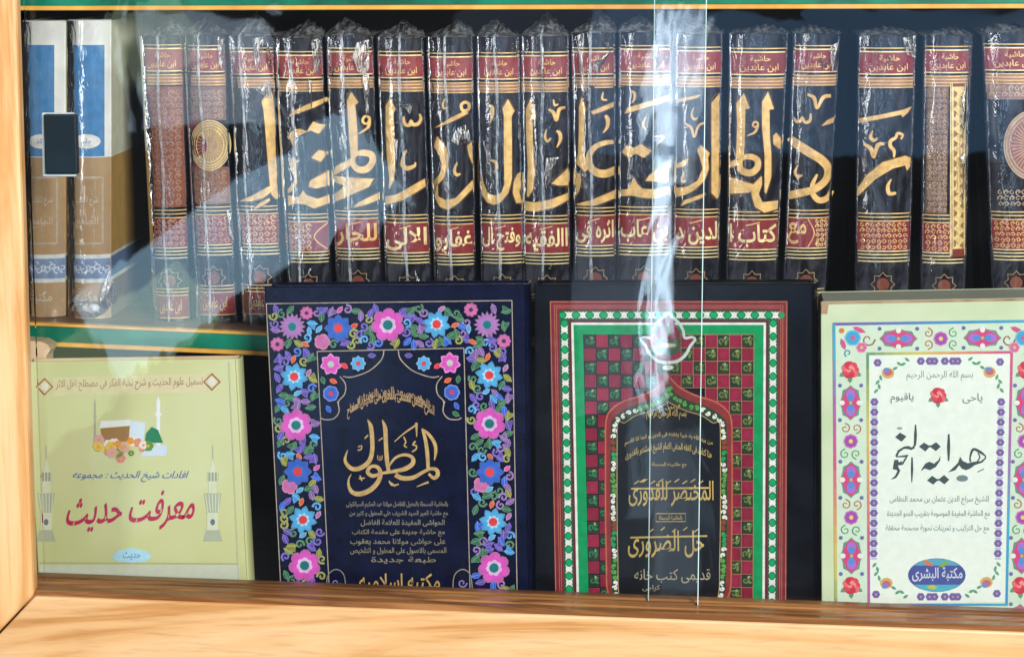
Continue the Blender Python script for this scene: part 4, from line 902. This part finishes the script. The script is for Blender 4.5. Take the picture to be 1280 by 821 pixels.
def rose(x, y, r):
    for a, q in ((2.6, 1.0), (.5, .95), (1.6, 1.05)): A.leaf(x + r * .85 * q * math.cos(a), y + r * .85 * q * math.sin(a), a, r * .8, r * .5, (.12, .30, .18), 2)
    for i in range(7): A.disc(x + r * .45 * math.cos(i * .9), y + r * .48 * math.sin(i * .9), r * (.40 + .07 * (i % 3)), r * .38, ((.66, .07, .12), (.74, .16, .18), (.56, .04, .08))[i % 3], 3 + i * .05, 9, i)
    for i in range(5): A.disc(x + r * .2 * math.cos(i * 1.25), y - 1 + r * .2 * math.sin(i * 1.25), r * .24, r * .2, ((.80, .30, .28), (.60, .05, .09))[i % 2], 3.6 + i * .05, 7, i)
def medallion(x, y, L_, W_, ver):
    f = (lambda u, v: (x + v, y + u)) if ver else (lambda u, v: (x + u, y + v))
    q = []
    for i in range(16):
        a = i * .3927; q.append(f(L_ * math.cos(a) * (1 - .12 * (i % 2)), W_ * math.sin(a) * (1 - .15 * (i % 2))))
    A.poly(q, (.12, .30, .26), 2); A.poly([f(L_ * .92 * math.cos(i * .785), W_ * .9 * math.sin(i * .785) * (1 if i % 2 == 0 else .75)) for i in range(8)], (.62, .07, .22), 2.5)
    for s_ in (-1, 1):
        A.disc(*f(s_ * L_ * .45, 0), *((W_ * .42, L_ * .3) if ver else (L_ * .3, W_ * .42)), (.35, .18, .62), 3); A.disc(*f(s_ * L_ * .28, 0), *((W_ * .3, L_ * .2) if ver else (L_ * .2, W_ * .3)), (.10, .26, .66), 3.4)
        A.disc(*f(0, s_ * W_ * .8), *((W_ * .28, L_ * .14) if ver else (L_ * .14, W_ * .28)), (.74, .80, .76), 3.6)
    A.disc(x, y, 2, 2, (.5, .5, .1), 4)
    for a in (-1, 1):
        for b in (-1, 1): A.disc(*f(a * L_ * .98, b * W_ * .95), 2.6, 2.6, (.14, .16, .40), 3, 7)
def scroll(x, y, ver, c1=(.45, .18, .10), c2=(.10, .34, .18)):
    f = (lambda u, v: (x + v, y + u)) if ver else (lambda u, v: (x + u, y + v))
    A.flower(x, y, 9, 8, (.36, .08, .42), (.52, .22, .52), (.70, .62, .2), 3, .42)
    for s_ in (-1, 1):
        for sd in (-1, 1): A.swirl(*f(sd * 16, s_ * 7), 6.5, c1 if sd < 0 else c2, 2.4, 1.57 * s_, 1.2, 1.7, s_ * sd)
def colm(xf):
    y = 462; rose(xf(462), 462, 13); medallion(xf(503), 503, 22, 14, True); scroll(xf(551), 551, True); medallion(xf(599), 599, 23, 14, True); scroll(xf(646), 646, True); medallion(xf(694), 694, 23, 14, True); rose(xf(731), 731, 13); medallion(xf(770), 770, 16, 12, True)
colm(lambda y: lerp(1063, 1064.5, (y - 462) / 270)); colm(lambda y: lerp(1283, 1276, (y - 462) / 270))
medallion(1123, 423, 24, 13, False); scroll(1176, 423, False); medallion(1228, 422, 24, 13, False)
for x, s_ in ((1066, 1), (1279, -1)):
    A.flower(x, 422, 10, 6, (.05, .38, .66), (.2, .5, .7), (.6, .1, .3), 3, .5); A.flower(x + 11 * s_, 434, 7, 6, (.62, .14, .36), (.7, .4, .5), (.6, .5, .2), 3.2); A.leaf(x - 12 * s_, 430, 1.2, 16, 7, (.55, .1, .3), 2.4); A.leaf(x + 8 * s_, 412, .4, 18, 7, (.6, .1, .25), 2.4)
    A.swirl(x + 19 * s_, 424, 9, (.32, .12, .12), 2.2, 0, 1, 2); A.swirl(x - 6 * s_, 441, 5, (.05, .3, .45), 2.2, 2, 1, 2); A.disc(x - 14 * s_, 413, 3.4, 3.4, (.65, .2, .05), 3)
# inner small flowers
for xf in (lambda y: lerp(1093, 1092, (y - 500) / 200), lambda y: lerp(1251.5, 1247, (y - 500) / 200)):
    y = 502
    while y < 700: A.flower(xf(y), y, 5, 6, (.16, .12, .40), (.24, .2, .46), (.5, .3, .3), 3, .45); A.rect(xf(y) - 4, y + 5.5, xf(y) + 4, y + 7.5, (.45, .50, .62), 2.6); y += 12.6
for yy in (451, 745):
    for x in (1151, 1162, 1168, 1181, 1191, 1197): A.flower(x, yy, 5, 6, (.16, .12, .40), (.26, .2, .46), (.5, .3, .3), 3, .45)
for x, y, s_, t_ in ((1110, 466, 1, 1), (1237, 465, -1, 1), (1108, 728, 1, -1), (1233, 727, -1, -1)):
    A.disc(x, y, 8, 7, (.62, .42, .12), 2.6, 9); A.disc(x, y - 1 * t_, 5.5, 4.5, (.50, .14, .24), 3, 8); A.disc(x - 2, y - 4 * t_, 4, 3, (.16, .26, .56), 3.2, 8)
    for k in range(4): A.leaf(x + s_ * (9 + k * 5), y - t_ * (6 + k * 2.6 + 3 * (k % 2)), (-.5 + 1.1 * (k % 2)) * s_ * t_, 8, 4, (.10, .34, .20), 2.3); A.leaf(x - s_ * (9 + k + 3 * (k % 2)), y + t_ * (6 + k * 5.5), (1.3 + 1.0 * (k % 2)) * s_, 8, 4, (.12, .36, .22), 2.3)
    A.flower(x - s_ * 13, y - t_ * 13 if t_ > 0 else y + 14, 5, 6, (.16, .12, .40), (.26, .2, .46), (.5, .3, .3), 3, .45)
INK = (.055, .09, .10)
A.text('بسم الله الرحمن الرحيم', 1133, 463, 1216, 476, (.20, .28, .30), 2.5, .0); A.text('ياقيوم', 1113, 491, 1142, 504, (.10, .14, .15), 2.5, .008); A.text('ياحى', 1203, 491, 1228, 504, (.16, .2, .22), 2.5, .006)
rose(1173, 494, 12)
T = lambda q: [(1105 + x / 8.644, 520 + y / 8.644) for x, y in q]
for q in ([(120,225),(172,175),(243,215),(190,272)], [(378,325),(432,282),(480,312),(510,312),(562,278),(612,325),(560,375),(505,332),(485,335),(447,378)],
          [(465,690),(520,640),(570,675),(600,672),(648,632),(705,682),(652,732),(600,692),(575,695),(530,735)],
          [(400,590),(412,560),(450,505),(490,488),(540,510),(590,470),(610,425),(606,475),(560,545),(495,580),(440,560)],
          [(690,605),(760,540),(800,500),(822,435),(850,480),(905,505),(960,490),(1060,480),(1095,462),(1060,498),(980,525),(930,562),(885,580),(840,562),(812,525),(770,580)],
          [(110,470),(150,465),(160,495),(195,480),(190,525),(150,530),(160,560),(175,580),(160,620),(130,665),(70,684),(120,640),(145,590),(140,578),(95,570)],
          [(130,430),(265,412),(235,470),(205,520),(185,520),(215,465),(235,440),(130,442)], [(120,430),(150,365),(215,325),(265,318),(300,335),(332,300),(330,345),(295,362),(262,352),(215,350),(165,385),(145,430)]):
    A.poly(T(q), INK, 3)
for q, ws in (([(341,88),(340,200),(336,285),(330,320)], [12,30,26,20]), ([(700,190),(698,330),(698,480)], [16,34,14]), ([(303,440),(303,570),(300,712)], [14,26,6]), ([(1095,425),(1040,385),(965,355),(930,440),(935,490)], [12,30,28,16,18]), ([(1095,425),(1092,455),(1050,485)], [12,16,14]), ([(1015,395),(1035,440),(1005,490)], [10,14,12])):
    A.stroke(T(q), [x / 8.644 for x in ws], INK, 3.2, 1.5)
A.disc(*T([(845, 668)])[0], 7.5, 4.2, (.16, .24, .25), 3, 9); A.stroke(T([(1010, 600), (1080, 566)]), 1.6, (.2, .3, .3), 3); A.disc(*T([(168, 128)])[0], 3.6, 1.6, (.25, .33, .33), 3, 7)
for i, (t, x0, x1, y) in enumerate([('للشيخ سراج الدين عثمان بن محمد النظامى', 1112, 1236, 619), ('مع الحاشية المفيدة الموسومة بتقريب النحو الجديدة', 1109, 1237, 637), ('مع حل التركيب و تمرينات نحوية مصححة محققة', 1107, 1236, 655)]): A.text(t, x0, y, x1, y + 11, (.16, .24, .25), 2.5, .004)
A.disc(1171, 718, 36, 21, (.07, .10, .34), 3, 28); A.poly([(1142, 706), (1155, 699), (1171, 697.5), (1187, 699), (1200, 706)], (.10, .38, .55), 3.4); A.poly([(1142, 730), (1155, 737), (1171, 738.5), (1187, 737), (1200, 730)], (.08, .42, .55), 3.4)
A.leaf(1160, 703, .5, 16, 6, (.6, .2, .1), 4); A.leaf(1180, 704, -.5, 16, 6, (.2, .4, .1), 4); A.leaf(1165, 733, 0, 14, 6, (.5, .5, .08), 4)
A.text('مكتبة البشرى', 1140, 708, 1203, 726, (.62, .66, .80), 4.5, .016)
A.build('cover_print', M['printlight'], cD)
m = MB(); a = [fl.m(x, y) for x, y in ((1026, 377.6), (1302, 372.6), (1302, 375.2), (1026, 380.2))]; m.hexa([p + fl.n * .0009 for p in a] + [p + fl.n * .0001 for p in a]); m.build('worn_edge', M['brownedge'], cD)
m = MB(); a = [fl.m(x, y) for x, y in ((1026.5, 392), (1034, 392), (1036, 378), (1026.5, 378))]; m.hexa([p + fl.n * .0012 for p in a] + [p + fl.n * .0002 for p in a]); m.build('worn_corner', M['brownedge'], cD, bevel=.0004)
